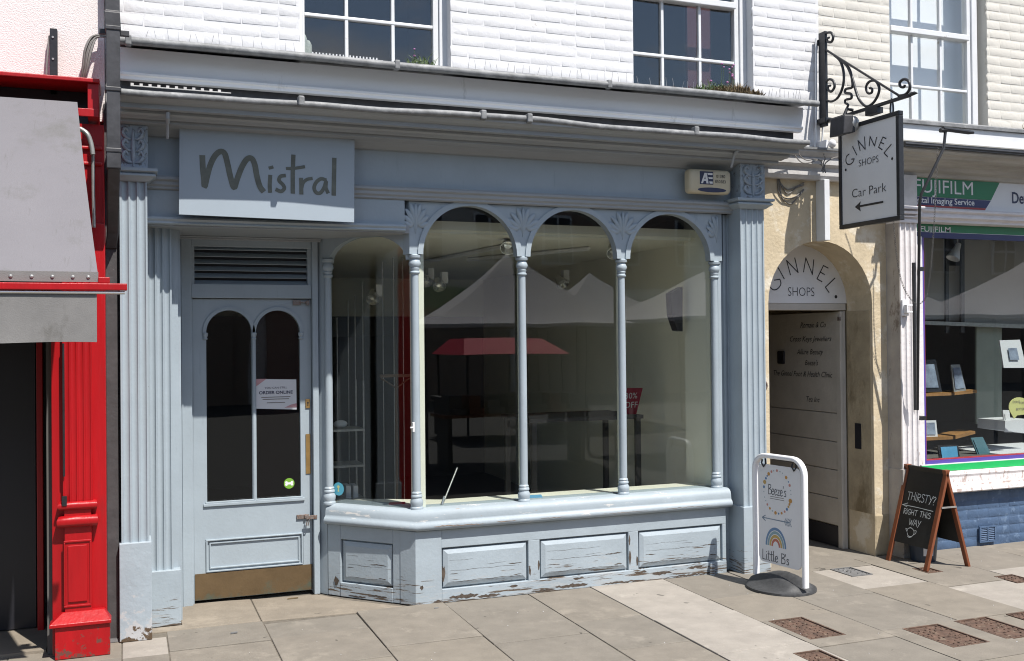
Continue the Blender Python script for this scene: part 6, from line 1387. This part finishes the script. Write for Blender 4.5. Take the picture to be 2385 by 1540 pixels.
# ---------------------------------------------------------------- across the street: what the windows mirror
def gazebo(x, y, rz, s, eave, peak, lab, m='tent'):
    t = thing('market_gazebo', lab, 'gazebo', (x, y, 0), rz, group='white market gazebos across the pavement')
    h = s/2; mb = MB(); n = 8
    for k in range(4):
        a = Matrix.Rotation(math.pi/2*k, 3, 'Z'); grid = []
        for i in range(n+1):
            f = i/n; z = eave+(peak-eave)*(f**1.35); hw = h*(1-f)
            grid.append([tuple(a @ Vector((-hw+2*hw*j/6, -hw, z-.05*math.sin(math.pi*j/6)*(1-f)))) for j in range(7)])
        vs = [p for r in grid for p in r]; fs = [(i*7+j, i*7+j+1, (i+1)*7+j+1, (i+1)*7+j) for i in range(n) for j in range(6)]
        mb.add(vs, fs)
    obj('canopy', mb, M[m], t, smooth=30, local=True)
    vl = MB()
    for k in range(4): vl.v, vl.f = vl.v, vl.f; q = MB().box(-h, h, -h-.004, -h+.004, eave-.05, eave-.001).xf(Matrix.Rotation(math.pi/2*k, 4, 'Z')); vl.add(q.v, q.f)
    obj('valance', vl, M[m], t, local=True)
    for a, b in ((-1, -1), (1, -1), (1, 1), (-1, 1)): obj('leg', MB().box(a*(h-.03)-.018, a*(h-.03)+.018, b*(h-.03)-.018, b*(h-.03)+.018, -.13, eave), M['tent_dark'], t, local=True)
    return t
gazebo(5.15, -7.2, math.radians(9), 2.85, 1.87, 2.93, 'white market gazebo with a trestle of goods right of the viewer')
gazebo(9.6, -13.8, math.radians(5), 3.0, 2.1, 3.12, 'white market gazebo farther down the street')
gazebo(13.2, -5.6, math.radians(4), 3.0, 1.95, 2.8, 'white market gazebo at the right hand kerb end')
gazebo(9.3, -6.6, math.radians(-6), 4.3, 1.95, 3.3, 'white market gazebo beside the photo shop kerb')
DX = 2.5
st = thing('market_stall', 'market stall under a flat red canopy opposite the shops', 'stall', (6.7, -11.8, -.1))
obj('canopy', MB().prism([(3.2+DX, -13.0, 1.38), (5.3+DX, -13.0, 1.38), (5.0+DX, -12.4, 1.68), (3.4+DX, -12.4, 1.68)], [(3.2+DX, -11.0, 1.38), (5.3+DX, -11.0, 1.38), (5.0+DX, -11.6, 1.68), (3.4+DX, -11.6, 1.68)]), M['red_cloth'], st)
for x in (3.3+DX, 5.2+DX):
    for y in (-12.9, -11.1): obj('leg', MB().box(x-.02, x+.02, y-.02, y+.02, -.13, 1.40), M['tent_dark'], st)
obj('counter', MB().box(2.9+DX, 5.4+DX, -12.2, -11.3, .55, .62).box(2.95+DX, 3.0+DX, -12.1, -11.4, -.13, .55).box(5.3+DX, 5.35+DX, -12.1, -11.4, -.13, .55), M['tent_dark'], st)
tt = thing('trestle_table', 'trestle table of dark goods under the nearer market gazebo', 'table', (5.1, -6.6, -.1))
obj('table_top', MB().box(4.0, 6.2, -7.4, -6.7, .60, .64), M['wood_red'], tt)
for x in (4.1, 6.1): obj('leg', MB().box(x-.03, x+.03, -7.3, -6.8, -.13, .60), M['tent_dark'], tt)
gr_ = random.Random(2)
for k in range(7):
    x = 4.1+.3*k; o = obj('goods_crate', MB().box(x, x+.24, -7.3, -6.8, .64, .72).box(x+.02, x+.2, -7.25, -6.9, .72, .80+gr_.random()*.1), M[['tent_dark', 'wood_red', 'iron_grey', 'dark_room'][k % 4]])
    tag(o, ['leftmost', 'second', 'third', 'middle', 'fifth', 'sixth', 'rightmost'][k]+' crate of market goods on the trestle table', 'crate', 'goods on the market trestle')
def terrace(x0, x1, h, m, lab, cols):
    b = thing('terrace_building', lab, 'building', ((x0+x1)/2, -27, -.13)); y = -24.0
    obj('wall', MB().box(x0, x1, y-7, y, -.2, h), M[m], b); obj('parapet', MB().box(x0, x1, y-.3, y+.15, h, h+.25), M['stucco_pale'], b)
    obj('shopfront', MB().box(x0+.5, x1-.5, y+.002, y+.12, -.2, 2.7), M['brick_far'], b); obj('shop_fascia', MB().box(x0+.4, x1-.4, y+.002, y+.25, 2.7, 3.3), M['sign_white'] if m != 'stucco_pale' else M['green'], b)
    for r in range(2):
        for c in range(cols):
            x = x0+(x1-x0)*(c+.5)/cols; z = 4.1+2.7*r
            w = obj('window', MB().box(x-.55, x+.55, y+.002, y+.06, z, z+1.7), M['white_paint'], b)
            for a in (-1, 1):
                for q in (0, 1): obj('pane', MB().box(x+a*.26-.22, x+a*.26+.22, y+.061, y+.07, z+.08+.8*q, z+.80+.8*q), M['frame_black'], w)
terrace(-14, -5, 8.2, 'stucco_far', 'grey stucco terrace across the street', 4); terrace(-5, 3.5, 8.8, 'brick_far', 'brown brick terrace across the street', 4); terrace(3.5, 12, 8.0, 'stucco_pale', 'pale stucco terrace with a green fascia across the street', 4)
terrace(12, 22, 8.6, 'brick_far', 'brown brick terrace at the right far end of the street', 4); terrace(22, 34, 7.6, 'stucco_far', 'grey stucco terrace at the right far end of the street', 4)
